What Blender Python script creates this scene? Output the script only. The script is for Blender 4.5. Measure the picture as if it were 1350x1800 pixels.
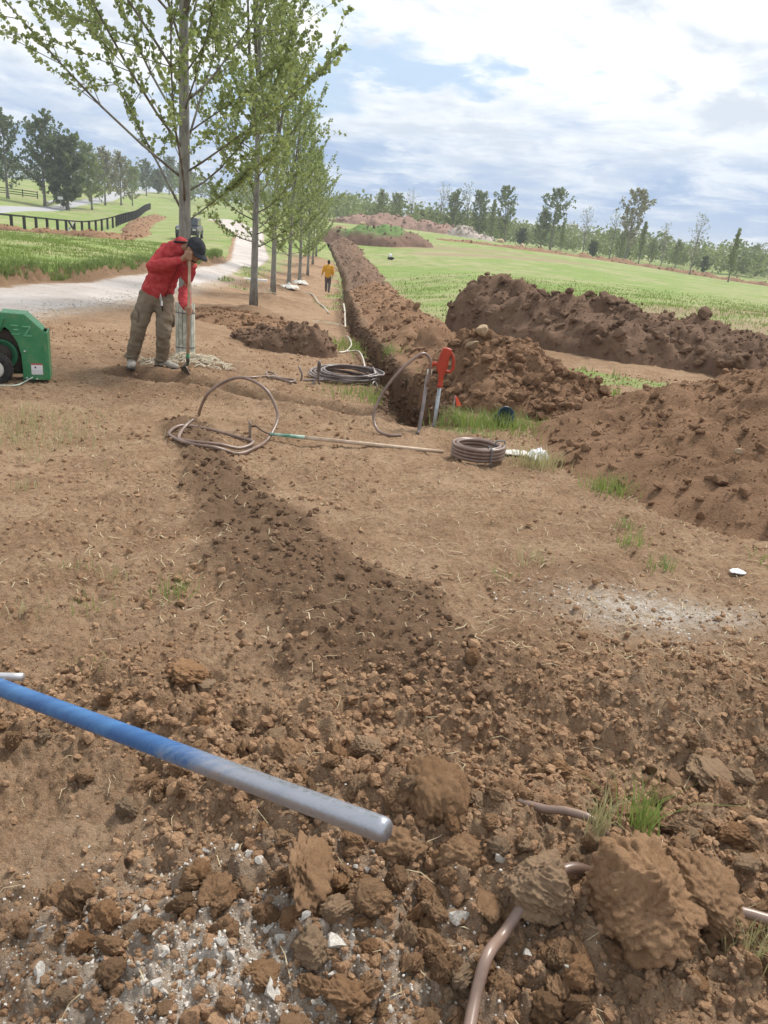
import bpy, math, random
import numpy as np
from mathutils import Vector, Matrix
rad=math.radians
for o in list(bpy.data.objects): bpy.data.objects.remove(o)
sc=bpy.context.scene; COL=sc.collection
# ---------------------------------------------------------------- camera
PITCH=rad(20.2); ROLL=rad(5.0)
cam=bpy.data.cameras.new('camera'); camo=bpy.data.objects.new('camera',cam); COL.objects.link(camo); sc.camera=camo
cam.sensor_fit='HORIZONTAL'; cam.sensor_width=36; cam.lens=36.0; cam.clip_start=.05; cam.clip_end=9000
_f=Vector((0,math.cos(PITCH),-math.sin(PITCH))); _u=Vector((0,math.sin(PITCH),math.cos(PITCH))); _x=Vector((1,0,0))
_r=math.cos(ROLL)*_x+math.sin(ROLL)*_u; _up=-math.sin(ROLL)*_x+math.cos(ROLL)*_u
camo.matrix_world=Matrix(((_r.x,_up.x,-_f.x,0),(_r.y,_up.y,-_f.y,0),(_r.z,_up.z,-_f.z,1.6),(0,0,0,1)))
# ---------------------------------------------------------------- world, sun, exposure
SUN_EL=rad(53); SUN_AZ=rad(42)      # azimuth clockwise from +Y
w=bpy.data.worlds.new('World'); sc.world=w; w.use_nodes=True
nt=w.node_tree; N=nt.nodes; L=nt.links; N.clear()
def nd(t,**k):
    n=N.new(t)
    for a,b in k.items(): setattr(n,a,b)
    return n
def mth(op,a,b=None,c=None,clamp=False):
    n=N.new('ShaderNodeMath'); n.operation=op; n.use_clamp=clamp
    for i,v in enumerate((a,b,c)):
        if v is None: continue
        if isinstance(v,(int,float)): n.inputs[i].default_value=v
        else: L.new(v,n.inputs[i])
    return n.outputs[0]
def mix(f,a,b):
    n=N.new('ShaderNodeMix'); n.data_type='RGBA'
    for s,v in ((0,f),(6,a),(7,b)):
        if isinstance(v,(int,float)): n.inputs[s].default_value=v
        elif isinstance(v,tuple): n.inputs[s].default_value=(*v,1)
        else: L.new(v,n.inputs[s])
    return n.outputs[2]
def noise(vec,scale,detail=6,rough=.55,dist=0):
    n=N.new('ShaderNodeTexNoise'); n.inputs['Scale'].default_value=scale; n.inputs['Detail'].default_value=detail
    n.inputs['Roughness'].default_value=rough; n.inputs['Distortion'].default_value=dist
    if vec is not None: L.new(vec,n.inputs['Vector'])
    return n.outputs[0]
def mrange(v,a,b,c=0,d=1,smooth=True):
    n=N.new('ShaderNodeMapRange'); n.interpolation_type='SMOOTHSTEP' if smooth else 'LINEAR'
    L.new(v,n.inputs[0])
    for i,q in enumerate((a,b,c,d)): n.inputs[i+1].default_value=q
    return n.outputs[0]
sky=nd('ShaderNodeTexSky',sky_type='NISHITA',sun_disc=False); sky.sun_elevation=SUN_EL; sky.sun_rotation=SUN_AZ; sky.dust_density=2.0
tc=nd('ShaderNodeTexCoord'); sep=nd('ShaderNodeSeparateXYZ'); L.new(tc.outputs['Generated'],sep.inputs[0])
zc=mth('MAXIMUM',sep.outputs[2],0.0); den=mth('ADD',zc,0.15)
cx=mth('DIVIDE',sep.outputs[0],den); cy=mth('DIVIDE',sep.outputs[1],den)
cmb=nd('ShaderNodeCombineXYZ'); L.new(cx,cmb.inputs[0]); L.new(cy,cmb.inputs[1]); cmb.inputs[2].default_value=5.2
pv=cmb.outputs[0]
big=noise(pv,.8,4,.5,.3); det=noise(pv,3.4,10,.62,.3); fine=noise(pv,1.6,9,.6,.6)
cover=mrange(mth('ADD',mth('MULTIPLY',big,.6),mth('MULTIPLY',det,.4)),.365,.46)
thick=mrange(mth('ADD',mth('MULTIPLY',fine,.65),mth('MULTIPLY',det,.35)),.44,.60)
cl=mix(thick,(8.8,8.95,8.9),(5.6,6.2,7.0))
skyc=mix(cover,mix(.65,sky.outputs[0],(4.6,6.1,8.0)),cl)
low=mrange(mth('ADD',sep.outputs[2],mth('MULTIPLY',mth('SUBTRACT',fine,.5),.22)),.04,.17,1,0)
lown=mrange(noise(pv,2.2,8,.6,.3),.38,.58)
skyc=mix(mth('MULTIPLY',low,mth('ADD',mth('MULTIPLY',lown,.55),.45)),skyc,(2.9,4.1,6.1))
bg=nd('ShaderNodeBackground'); bg.inputs[1].default_value=.1; L.new(skyc,bg.inputs[0])
wo=nd('ShaderNodeOutputWorld'); L.new(bg.outputs[0],wo.inputs[0])
sun=bpy.data.lights.new('sun','SUN'); sun.energy=3.3; sun.angle=rad(13); sun.color=(1,.95,.87)
suno=bpy.data.objects.new('sun',sun); COL.objects.link(suno)
sd=Vector((math.sin(SUN_AZ)*math.cos(SUN_EL),math.cos(SUN_AZ)*math.cos(SUN_EL),math.sin(SUN_EL)))
suno.rotation_euler=(-sd).to_track_quat('-Z','Y').to_euler(); suno.location=(0,0,60)
sc.view_settings.view_transform='Standard'; sc.view_settings.look='None'; sc.view_settings.exposure=0.40; sc.view_settings.gamma=1
sc.view_settings.use_curve_mapping=False
sc.render.engine='CYCLES'
# ---------------------------------------------------------------- helpers
rng=np.random.default_rng(7)
def _h2(ix,iy,s):
    n=(ix.astype(np.int64)*374761393+iy.astype(np.int64)*668265263+s*974711)&0x7fffffff
    n=((n^(n>>13))*1274126177)&0x7fffffff
    return ((n^(n>>16))&0xffff)/65535.0
def vn(x,y,s=0):
    ix=np.floor(x); iy=np.floor(y); fx=x-ix; fy=y-iy
    fx=fx*fx*fx*(fx*(fx*6-15)+10); fy=fy*fy*fy*(fy*(fy*6-15)+10)
    a=_h2(ix,iy,s); b=_h2(ix+1,iy,s); c=_h2(ix,iy+1,s); d=_h2(ix+1,iy+1,s)
    return (a+(b-a)*fx)*(1-fy)+(c+(d-c)*fx)*fy
def fbm(x,y,o=4,s=0,g=.5):
    t=0; a=1; m=0
    for i in range(o):
        t=t+a*vn(x*(2**i)+i*17.3,y*(2**i)-i*9.1,s+i); m+=a; a*=g
    return t/m-.5
def worley(x,y,s=0):
    ix=np.floor(x); iy=np.floor(y); best=np.full(x.shape,9.0); hid=np.zeros(x.shape)
    for dx in (-1,0,1):
        for dy in (-1,0,1):
            cx_=ix+dx; cy_=iy+dy
            d=(cx_+_h2(cx_,cy_,s)-x)**2+(cy_+_h2(cx_,cy_,s+5)-y)**2
            m=d<best; best=np.where(m,d,best); hid=np.where(m,_h2(cx_,cy_,s+9),hid)
    return np.sqrt(best),hid
def sstep(a,b,x): t=np.clip((x-a)/(b-a),0,1); return t*t*(3-2*t)
def mesh(name,v,f,smooth=True):
    v=np.ascontiguousarray(v,np.float32); f=np.ascontiguousarray(f,np.int32); m=bpy.data.meshes.new(name)
    m.vertices.add(len(v)); m.vertices.foreach_set('co',v.ravel()); k=f.shape[1]
    m.loops.add(f.size); m.loops.foreach_set('vertex_index',f.ravel()); m.polygons.add(len(f))
    m.polygons.foreach_set('loop_start',np.arange(0,f.size,k,dtype=np.int32)); m.polygons.foreach_set('loop_total',np.full(len(f),k,np.int32))
    m.polygons.foreach_set('use_smooth',np.full(len(f),smooth,bool)); m.update(calc_edges=True); return m
def pymesh(name,v,f,smooth=False):
    m=bpy.data.meshes.new(name); m.from_pydata([tuple(map(float,p)) for p in v],[],[tuple(map(int,q)) for q in f])
    m.polygons.foreach_set('use_smooth',np.full(len(m.polygons),smooth,bool)); m.update(); return m
def ob(name,m,mt=None,parent=None,label=None,cat=None,group=None,kind=None,loc=None,rot=None,scale=None):
    o=bpy.data.objects.new(name,m); COL.objects.link(o)
    if mt is not None and m is not None and not m.materials: m.materials.append(mt)
    if parent is not None: o.parent=parent
    if loc is not None: o.location=loc
    if rot is not None: o.rotation_euler=rot
    if scale is not None: o.scale=scale if hasattr(scale,'__len__') else (scale,)*3
    for k,v in (('label',label),('category',cat),('group',group),('kind',kind)):
        if v: o[k]=v
    return o
def thing(name,label,cat,loc=(0,0,0),rot=(0,0,0),group=None): return ob(name,None,None,None,label,cat,group,None,loc,rot)
class MB:
    """collects simple solids into one mesh"""
    def __init__(s): s.v=[]; s.f=[]
    def add(s,v,f):
        n=len(s.v); s.v+= [tuple(map(float,p)) for p in v]; s.f+=[tuple(int(i)+n for i in q) for q in f]; return s
    def box(s,c,d,rz=0,M=None):
        x,y,z=(q/2 for q in d); v=np.array([(a,b,e) for a in(-x,x) for b in(-y,y) for e in(-z,z)],float)
        if rz: co,si=math.cos(rz),math.sin(rz); v=v@np.array([[co,si,0],[-si,co,0],[0,0,1]])
        if M is not None: v=v@M
        return s.add(v+np.array(c),[(0,1,3,2),(4,6,7,5),(0,4,5,1),(2,3,7,6),(0,2,6,4),(1,5,7,3)])
    def tube(s,p,r,n=8,cap=True):
        v,f=tube(p,r,n,cap); return s.add(v,f)
    def prism(s,poly,y0,y1):
        n=len(poly); v=[(a,y0,b) for a,b in poly]+[(a,y1,b) for a,b in poly]
        return s.add(v,[tuple(range(n)),tuple(range(2*n-1,n-1,-1))]+[(i,i+n,(i+1)%n+n,(i+1)%n) for i in range(n)])
    def lathe(s,prof,c=(0,0,0),n=24,axis='z'):
        v=[];f=[]
        for r,h in prof:
            for i in range(n):
                a=2*math.pi*i/n; q=(r*math.cos(a),r*math.sin(a),h)
                if axis=='y': q=(q[0],q[2],q[1])
                if axis=='x': q=(q[2],q[0],q[1])
                v.append(tuple(np.add(q,c)))
        for j in range(len(prof)-1):
            for i in range(n): f.append((j*n+i,j*n+(i+1)%n,(j+1)*n+(i+1)%n,(j+1)*n+i))
        f.append(tuple(range(n-1,-1,-1))); f.append(tuple(range((len(prof)-1)*n,len(prof)*n)))
        return s.add(v,f)
    def ob(s,name,mt,parent=None,smooth=False,bevel=0,**k):
        m=pymesh(name,s.v,s.f,smooth); o=ob(name,m,mt,parent,**k)
        if bevel:
            b=o.modifiers.new('bevel','BEVEL'); b.width=bevel; b.segments=2; b.limit_method='ANGLE'
        return o
def frames(p):
    p=np.asarray(p,float); t=np.gradient(p,axis=0); t/=np.linalg.norm(t,axis=1)[:,None]+1e-9
    a=np.array([0,0,1.]) if abs(t[0][2])<.9 else np.array([1.,0,0]); S=[]
    for q in t:
        a=a-q*(a@q); a/=np.linalg.norm(a)+1e-9; S.append(a.copy())
    S=np.array(S); return t,S,np.cross(t,S)
def tube(p,r,n=8,cap=True):
    p=np.asarray(p,float); r=np.broadcast_to(np.asarray(r,float),(len(p),)); t,S,B=frames(p)
    a=np.arange(n)*2*math.pi/n
    v=(p[:,None]+r[:,None,None]*(S[:,None]*np.cos(a)[None,:,None]+B[:,None]*np.sin(a)[None,:,None])).reshape(-1,3)
    f=[]
    for j in range(len(p)-1):
        for i in range(n): f.append((j*n+i,j*n+(i+1)%n,(j+1)*n+(i+1)%n,(j+1)*n+i))
    if cap: f.append(tuple(range(n-1,-1,-1))); f.append(tuple(range((len(p)-1)*n,len(p)*n)))
    return v,f
def spline(p,k=8):
    p=np.asarray(p,float); q=np.vstack([2*p[0]-p[1],p,2*p[-1]-p[-2]]); out=[]
    for i in range(1,len(q)-2):
        for t in np.arange(k)/k:
            a,b,c,d=q[i-1:i+3]; out.append(.5*((2*b)+(c-a)*t+(2*a-5*b+4*c-d)*t*t+(3*b-a-3*c+d)*t**3))
    out.append(p[-1]); return np.array(out)
# ---------------------------------------------------------------- materials
def mat(name,rough=.8,spec=.3,metal=0):
    global nt,N,L
    m=bpy.data.materials.new(name); m.use_nodes=True; nt=m.node_tree; N=nt.nodes; L=nt.links
    b=N['Principled BSDF']; b.inputs['Roughness'].default_value=rough; b.inputs['Specular IOR Level'].default_value=spec; b.inputs['Metallic'].default_value=metal
    return m,b
def bump(b,h,strength=.5,dist=.02,prev=None):
    n=N.new('ShaderNodeBump'); n.inputs['Strength'].default_value=strength; n.inputs['Distance'].default_value=dist
    L.new(h,n.inputs['Height'])
    if prev is not None: L.new(prev,n.inputs['Normal'])
    L.new(n.outputs[0],b.inputs['Normal']); return n.outputs[0]
def pos(): return nd('ShaderNodeNewGeometry').outputs['Position']
def objc():
    t=nd('ShaderNodeTexCoord'); i=nd('ShaderNodeObjectInfo'); v=nd('ShaderNodeVectorMath',operation='ADD'); L.new(t.outputs['Object'],v.inputs[0])
    m=nd('ShaderNodeMath',operation='MULTIPLY'); L.new(i.outputs['Random'],m.inputs[0]); m.inputs[1].default_value=37; L.new(m.outputs[0],v.inputs[1]); return v.outputs[0]
def attr(n): a=nd('ShaderNodeAttribute'); a.attribute_name=n; return a.outputs['Fac']
def simple(name,c1,c2=None,scale=8,rough=.6,spec=.3,metal=0,bmp=0,bscale=40,bd=.005,tex='obj'):
    m,b=mat(name,rough,spec,metal); v=objc() if tex=='obj' else pos()
    if c2: L.new(mix(mrange(noise(v,scale,6,.6),.35,.65),c1,c2),b.inputs['Base Color'])
    else: b.inputs['Base Color'].default_value=(*c1,1)
    if bmp: bump(b,noise(v,bscale,6,.6),bmp,bd)
    return m
def soilmat(name,c1,c2,c3,usepos=True,extra=None,bm=1.0,dist=.03):
    m,b=mat(name,.95,.12); v=pos() if usepos else objc()
    n1=noise(v,1.6,6,.65,.3); n2=noise(v,9,7,.72); n3=noise(v,60,6,.7); n4=noise(v,230,3,.6)
    c=mix(mrange(n1,.36,.64),c1,c2); c=mix(mrange(n2,.35,.7,0,.75),c,c3)
    c=mix(mrange(n2,.52,.66,0,.6),c,tuple(.55*q for q in c1))
    k=mth('ADD',mth('MULTIPLY',n3,.75),mth('MULTIPLY',n4,.45)); c=mix(mrange(k,.42,.85,0,.55),c,tuple(min(1,1.75*q) for q in c2))
    c=mix(mrange(k,.3,.55,.5,0),c,tuple(.45*q for q in c1))
    if not usepos:
        oi=nd('ShaderNodeObjectInfo').outputs['Random']; c=mix(mrange(oi,.0,.45,.55,0),c,tuple(.45*q for q in c1)); c=mix(mrange(mth('FRACT',mth('MULTIPLY',oi,7.3)),.55,1,0,.45),c,(.36,.19,.09)); c=mix(mrange(mth('FRACT',mth('MULTIPLY',oi,13.7)),.7,1,0,.4),c,(.40,.32,.23))
    if extra: c=extra(c,v)
    L.new(c,b.inputs['Base Color'])
    h=mth('ADD',mth('MULTIPLY',n2,.5),mth('ADD',mth('MULTIPLY',n3,.3),mth('MULTIPLY',n4,.12)))
    bump(b,h,bm,dist if usepos else .016); return m
# ---------------------------------------------------------------- terrain height
CP=[(-2.84,8.75,-.2),(-2.57,9.25,-.15),(-3.23,17.2,-.4),(-3.96,24.2,-.85),(-4.56,31.7,-1.2),(-5.19,39.7,-1.55),(-6.0,49.6,-1.8),(-4.2,43,-2.1),
(-34.3,69,-1.16),(-35,80.7,-1.53),(-36.2,93.2,-1.9),(-36.8,103.7,-1.),(-47.2,142,-.38),(-68.7,219.5,1.6),(-54.8,109,-.9),(-60.4,120,.25),(-62,148,-.2),(-65,160,1.1),(-74,212,2.3),(-78,222,4.2),(-92.5,306,7.4),(-79,162,1.9),(-85.6,224,6.0),
(-13.6,26.8,-.14),(-8.2,16,-.14),(-5.84,13.3,-.18),(-8.65,39,-.3),(-15.7,78.4,0),(-.71,16,-.6),(-1.57,23,-.95),(-3.79,49.9,-1.9),(-6.5,74.7,-1.66),(-9.8,99.5,-.5),(-.8,80,-.85),(2.8,44.9,-.6),(2.28,15.8,-.32),
(5.95,12.7,-.18),(8.3,29.9,-.25),(12,26.4,-.15),(21.6,108,-.5),(61.4,137,-2.4),(81.4,183,-1.9),(29.2,147,-.05),(8,140,1.3),(-13.2,159.5,1.8),(-2,150,1.9),(.4,7.1,-.11),(.77,6.45,-.1),(-25,150,2.0),(-30,200,3),(40,300,.5),(130,250,-1),(0,300,2),(-120,400,9),(-160,300,7),(-200,250,4),(150,120,-2),(100,60,-1),(-100,60,0),(-60,30,0)]
for az in range(-180,180,30):
    sa,ca=math.sin(rad(az)),math.cos(rad(az))
    for r in (.3,1.2,4.2):
        if not(abs(az)>80 and r<1): CP.append((r*sa,r*ca,0))
    CP.append((900*sa,900*ca,4)); CP.append((4000*sa,4000*ca,0))
    if abs(az)>80:
        for r in (15,80,250): CP.append((r*sa,r*ca,0))
CP=np.array(CP,float)
def _uv(x,y):
    r=np.sqrt(x*x+y*y+.25); a=np.arctan2(x,y); return np.stack([np.sin(a)*3.0,np.cos(a)*3.0,np.log(r)*1.3],-1)
_c=_uv(CP[:,0],CP[:,1]); _n=len(_c); _A=np.zeros((_n+1,_n+1))
_A[:_n,:_n]=-np.sqrt(((_c[:,None]-_c[None])**2).sum(-1))-np.eye(_n)*.02; _A[:_n,_n]=1; _A[_n,:_n]=1
_w=np.linalg.solve(_A,np.append(CP[:,2],0)); _cc=(_c*_c).sum(1)
def base(x,y):
    x=np.asarray(x,float); sh=x.shape; x=x.ravel(); y=np.asarray(y,float).ravel(); out=np.empty(len(x))
    for s in range(0,len(x),40000):
        u=_uv(x[s:s+40000],y[s:s+40000]); d=np.sqrt(np.maximum((u*u).sum(1)[:,None]+_cc[None]-2*u@_c.T,0)+.01)
        out[s:s+40000]=-d@_w[:_n]+_w[_n]
    return out.reshape(sh)
def pl(y,ys,xs): return np.interp(y,ys,xs)
def trench_x(y): return pl(y,[7,8,9,11.7,16.3,21,30,47,57,75,100,120],[.30,.22,.12,-.2,-.75,-1.3,-2.1,-3.5,-4.4,-6.5,-9.9,-12])
def drive_l(y): return pl(y,[-30,0,16,19.4,27.6,37,60,70,88,130,200],[-15,-9.6,-8.25,-8.1,-8.6,-8.5,-13.2,-15.2,-18.6,-31,-60])
def drive_r(y): return pl(y,[-30,0,11.7,13.3,15,17.4,25.3,30.3,42,60,73,99,130,200],[-9,-6.6,-6.05,-5.85,-5.6,-5.8,-6.5,-6.8,-8.1,-10.2,-12.9,-17.6,-27,-56])
def seg_d(x,y,P):
    best=np.full(np.shape(x),1e9); tt=np.zeros(np.shape(x)); acc=0
    for (ax,ay),(bx,by) in zip(P[:-1],P[1:]):
        l2=(bx-ax)**2+(by-ay)**2; t=np.clip(((x-ax)*(bx-ax)+(y-ay)*(by-ay))/l2,0,1); d=np.hypot(x-ax-t*(bx-ax),y-ay-t*(by-ay))
        m=d<best; best=np.where(m,d,best); tt=np.where(m,acc+t,tt); acc+=1
    return best,tt
TREES=[(-2.6,9.45),(-3.23,17.2),(-3.96,24.2),(-4.56,31.7),(-5.19,39.7),(-6.0,49.6),(-6.8,59),(-7.8,70)]
DARK=[(-1.75,6.3),(-1.42,5.5),(-.95,4.5),(-.55,3.6),(-.1,2.95),(.25,2.6)]
FURROW=[(-3.0,8.35),(-2.2,8.05),(-1.5,7.8),(-.9,7.55),(-.35,7.3)]
def dark_m(x,y):
    d,t=seg_d(x,y,DARK); wd=pl(t,[0,1,2,3,4,5],[.17,.19,.25,.34,.44,.38])
    return 1-sstep(.55,1.35,d/wd+fbm(x*4,y*4,4,31)*1.0)
def loose_m(x,y):
    n=fbm(x*2.1,y*2.1,3,41)*.9
    fg=1-sstep(2.15,2.75,y+n*.7); flat=1-sstep(.30,.55,np.hypot((x+.98)/1.0,(y-1.66)/.75)); fg=np.maximum(fg,0)*(1-flat)
    bm_=np.exp(-((x-1.25)/.85)**2-((y-2.45)/.38)**2)
    return np.clip(np.maximum(fg,bm_),0,1)
ROADF=[(-80,75),(-54.8,109),(-57.5,130),(-62,148),(-69,185),(-76,214),(-93,304),(-110,360)]
ROADB=[(-90,86),(-60.4,120),(-63.5,140),(-67.5,160),(-74,190),(-81,220),(-98,304),(-116,360)]
ROAD=ROADF+ROADB[::-1]
def inpoly(x,y,P):
    c=np.zeros(np.shape(x),bool)
    for (ax,ay),(bx,by) in zip(P,P[1:]+P[:1]):
        m=((ay>y)!=(by>y))&(x<(bx-ax)*(y-ay)/(by-ay+1e-12)+ax); c^=m
    return c
def H(x,y,trench=True,fine=True):
    x=np.asarray(x,float); y=np.asarray(y,float); r=np.hypot(x,y); z=base(x,y)
    inroad=inpoly(x,y,ROAD)
    far=1/(1+(r/60)**2)
    z=z+fbm(x*.35,y*.35,3,1)*.14*far*sstep(3,9,r)
    dl=drive_l(y); dr=drive_r(y); ondrive=(x>dl-.2)&(x<dr+.2)
    # raised meadow with a cut bank along the drive
    e=fbm(x*1.1,y*1.1,3,3)*.5
    bank=sstep(.05,.32,dl-x+e+fbm(x*4,y*4,3,33)*.35)*(1-sstep(45,60,y))*sstep(-5,2,y)
    z=z+bank*(.30+.12*fbm(x*.8,y*.8,2,4))
    # berms, heaps and furrows
    z=z+.15*np.exp(-((x-1.25)/.75)**2-((y-2.42)/.30)**2)+.10*np.exp(-((x-.55)/.5)**2-((y-1.55)/.28)**2)+.10*np.exp(-((x+.05)/.45)**2-((y-1.75)/.22)**2)
    z=z+.07*np.exp(-((x+.28)/.35)**2-((y-1.28)/.25)**2)+.06*np.exp(-((x+.55)/.3)**2-((y-2.1)/.2)**2)-.04*np.exp(-((x+1.0)/.45)**2-((y-1.66)/.35)**2)
    dm=dark_m(x,y); z=z+dm*(.045+.06*fbm(x*6,y*6,3,12))
    fd,_=seg_d(x,y,FURROW); fd=fd+fbm(x*4,y*4,2,15)*.12; z=z-.10*np.exp(-(fd/.11)**2)+.07*np.exp(-((fd-.28)/.14)**2)
    for i,(tx,ty) in enumerate(TREES):
        dd=np.hypot(x-tx,y-ty); z=z+(.10 if i==0 else .22)*np.exp(-(dd/(1.0 if i==0 else 1.2))**2)*(1+1.2*fbm(x*2.5,y*2.5,3,20))
    if trench:
        tx=trench_x(y)+fbm(x*0+3.1,y*2.2,3,22)*.16+fbm(x*0+.3,y*8,2,28)*.09*np.clip(1-(r-20)/20,0,1); hw=pl(y,[7,9,12,100],[.20,.18,.11,.11])+fbm(x*0+1.7,y*1.7,3,23)*.12
        # a slot whose end wall is at the near end
        ins=(1-sstep(0,.16,np.abs(x-tx)-hw+fbm(x*9,y*6,4,29,.6)*.24))*sstep(7.15,7.4,y+fbm(x*5,y*0,2,25)*.2)*(1-sstep(100,104,y))
        z=z-ins*(.55+.12*fbm(x*4,y*4,2,26))
    if fine:
        soil=np.where(ondrive|(x<dl)|inroad,.25,1.0)*(1/(1+(r/22)**3))
        lo=loose_m(x,y); amp=.35+.65*np.maximum(lo,dm)
        z=z+soil*(fbm(x*2.3,y*2.3,3,5)*.07+lo*fbm(x*4.5,y*4.5,4,56,.6)*.09+fbm(x*8,y*8,4,6,.6)*.055*(.35+.65*amp))
        m=r<16
        xm,ym=x[m],y[m]; s_=(soil*amp)[m]; l_=np.maximum(lo,dm*.15)[m]
        wx=xm+fbm(xm*14,ym*14,2,50)*.06; wy=ym+fbm(xm*14,ym*14,2,51)*.06
        d1,h1=worley(wx*11,wy*11,7); d2,h2=worley(wx*26,wy*26,8); d3,_=worley(wx*52,wy*52,18)
        pm=np.clip(.75+2.6*fbm(xm*1.3,ym*1.3,3,55),.15,1.5); q=np.maximum(0,.62-d1)*(.3+h1)*.075*l_+np.maximum(0,.5-d1)*(h1>.8)*.035*(1-l_)*pm+np.maximum(0,.6-d2)*(.2+h2)*.032*(.7*pm*(1-l_)+l_)+np.maximum(0,.6-d3)*.018*(.8*pm*(1-l_)+l_)
        q=q+fbm(xm*30,ym*30,3,9)*.022
        zz=z[m]+s_*0+q*soil[m]; z=z.copy(); z[m]=zz
    return z
# ---------------------------------------------------------------- ground materials
def ground_mat():
    m,b=mat('ground',.93,.12); v=pos()
    # bare soil
    n0=noise(v,.55,4,.6,.4); n1=noise(v,2.2,6,.65,.3); n2=noise(v,11,6,.7); n3=noise(v,55,6,.72); n4=noise(v,210,3,.65)
    c=mix(mrange(n0,.38,.62),(.215,.127,.071),(.318,.203,.122)); c=mix(mrange(n1,.40,.68,0,.7),c,(.41,.285,.185)); c=mix(mrange(n1,.28,.46,.75,0),c,(.185,.108,.064))
    n25=noise(v,24,6,.75); c=mix(mrange(n2,.42,.68,0,.6),c,(.285,.172,.103)); c=mix(mrange(n25,.53,.63,0,.85),c,(.135,.08,.048)); c=mix(mth('MULTIPLY',mrange(n2,.54,.66),mrange(n0,.35,.6)),c,(.17,.10,.06)); c=mix(mrange(n25,.33,.45,.6,0),c,(.44,.30,.19)); k=mth('ADD',mth('MULTIPLY',n3,.7),mth('MULTIPLY',n4,.45))
    c=mix(mrange(k,.50,.80,0,.6),c,(.50,.36,.24)); c=mix(mrange(k,.34,.53,.6,0),c,(.12,.075,.048))
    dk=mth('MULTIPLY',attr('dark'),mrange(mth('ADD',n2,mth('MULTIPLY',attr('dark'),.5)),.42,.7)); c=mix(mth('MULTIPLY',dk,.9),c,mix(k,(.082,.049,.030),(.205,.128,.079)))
    c=mix(mth('MULTIPLY',attr('chalk'),.65),c,mix(n3,(.30,.225,.155),(.47,.38,.29)))
    ch=mth('MULTIPLY',attr('chalk'),mrange(noise(v,17,9,.85,.5),.40,.60)); c=mix(ch,c,mix(noise(v,60,5,.7),(.42,.36,.30),(.76,.71,.65)))
    st=mth('MULTIPLY',attr('straw'),mrange(noise(v,15,8,.85,.8),.54,.64,0,.4)); c=mix(st,c,(.46,.35,.22))
    soilh=mth('ADD',mth('MULTIPLY',n2,.6),mth('ADD',mth('MULTIPLY',n3,.4),mth('MULTIPLY',n4,.15)))
    # grass
    g1=noise(v,.09,5,.6,.4); g2=noise(v,.8,6,.65); g3=noise(v,8,6,.78); g4=noise(v,.3,4,.6)
    gc=mix(mrange(g2,.3,.7),(.15,.225,.055),(.225,.30,.085)); gc=mix(mrange(g3,.42,.75,0,.7),gc,(.33,.36,.16)); gc=mix(mrange(g3,.25,.5,.6,0),gc,(.085,.125,.035))
    dry=mth('MULTIPLY',mrange(mth('ADD',mth('MULTIPLY',g1,.6),mth('MULTIPLY',g4,.4)),.43,.57),mrange(g2,.3,.6)); gc=mix(mth('MULTIPLY',dry,.75),gc,(.36,.32,.19))
    d=mth('MULTIPLY',attr('dirt'),mrange(noise(v,1.6,8,.72),.30,.55)); gc=mix(d,gc,mix(g3,(.22,.145,.095),(.38,.29,.20)))
    # gravel and asphalt
    vo=nd('ShaderNodeTexVoronoi'); vo.inputs['Scale'].default_value=30; L.new(v,vo.inputs['Vector']); q=noise(v,24,6,.78)
    vc=mix(mrange(noise(v,.6,5,.6),.35,.65),(.42,.365,.335),(.56,.51,.48)); vc=mix(mrange(q,.38,.7,0,.55),vc,(.68,.64,.61)); vc=mix(mrange(q,.28,.46,.5,0),vc,(.22,.18,.155)); vc=mix(mrange(noise(v,1.7,5,.7),.52,.68,0,.55),vc,(.36,.29,.23))
    rc=mix(noise(v,.8,5),(.33,.33,.34),(.42,.42,.43))
    fray=mth('MULTIPLY',mth('SUBTRACT',noise(v,3.2,6,.75),.5),.9)
    gm=mrange(mth('ADD',attr('grass'),fray),.42,.62); vm=mrange(mth('ADD',attr('gravel'),mth('MULTIPLY',fray,.8)),.40,.62); rm=mrange(attr('road'),.45,.55)
    c=mix(gm,c,gc); c=mix(vm,c,vc); c=mix(rm,c,rc); L.new(c,b.inputs['Base Color'])
    h=mth('ADD',mth('MULTIPLY',soilh,mth('SUBTRACT',1,gm)),mth('MULTIPLY',gm,mth('ADD',g3,g2)))
    bump(b,h,1.0,.05); return m
M_ground=ground_mat()
# ---------------------------------------------------------------- ground sheet, split by what covers it
azf=np.radians(np.arange(-38,38.01,.17)); azc=np.radians(np.concatenate([np.arange(44,180,6),np.arange(-180,-43,6)])); az=np.concatenate([azf,azc]); nA=len(az)
rr=np.concatenate([np.geomspace(.7,13,520),np.geomspace(13,60,120)[1:],np.geomspace(60,340,165)[1:],np.geomspace(340,4500,34)[1:]]); nR=len(rr)
gx=(rr[:,None]*np.sin(az)[None]).ravel(); gy=(rr[:,None]*np.cos(az)[None]).ravel(); gz=H(gx,gy)
GV=np.vstack([np.stack([gx,gy,gz],1),[[0,0,0.0]]])
i,j=np.meshgrid(np.arange(nR-1),np.arange(nA),indexing='ij'); i=i.ravel(); j=j.ravel(); j2=(j+1)%nA
GF=np.stack([i*nA+j,i*nA+j2,(i+1)*nA+j2,(i+1)*nA+j],1)[:,::-1]
GRASS2=[(1.75,9.3),(1.9,12.9),(2.6,12.3),(4.4,11.2),(5.2,10.3),(4.2,9.4),(2.6,8.7)]
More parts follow.
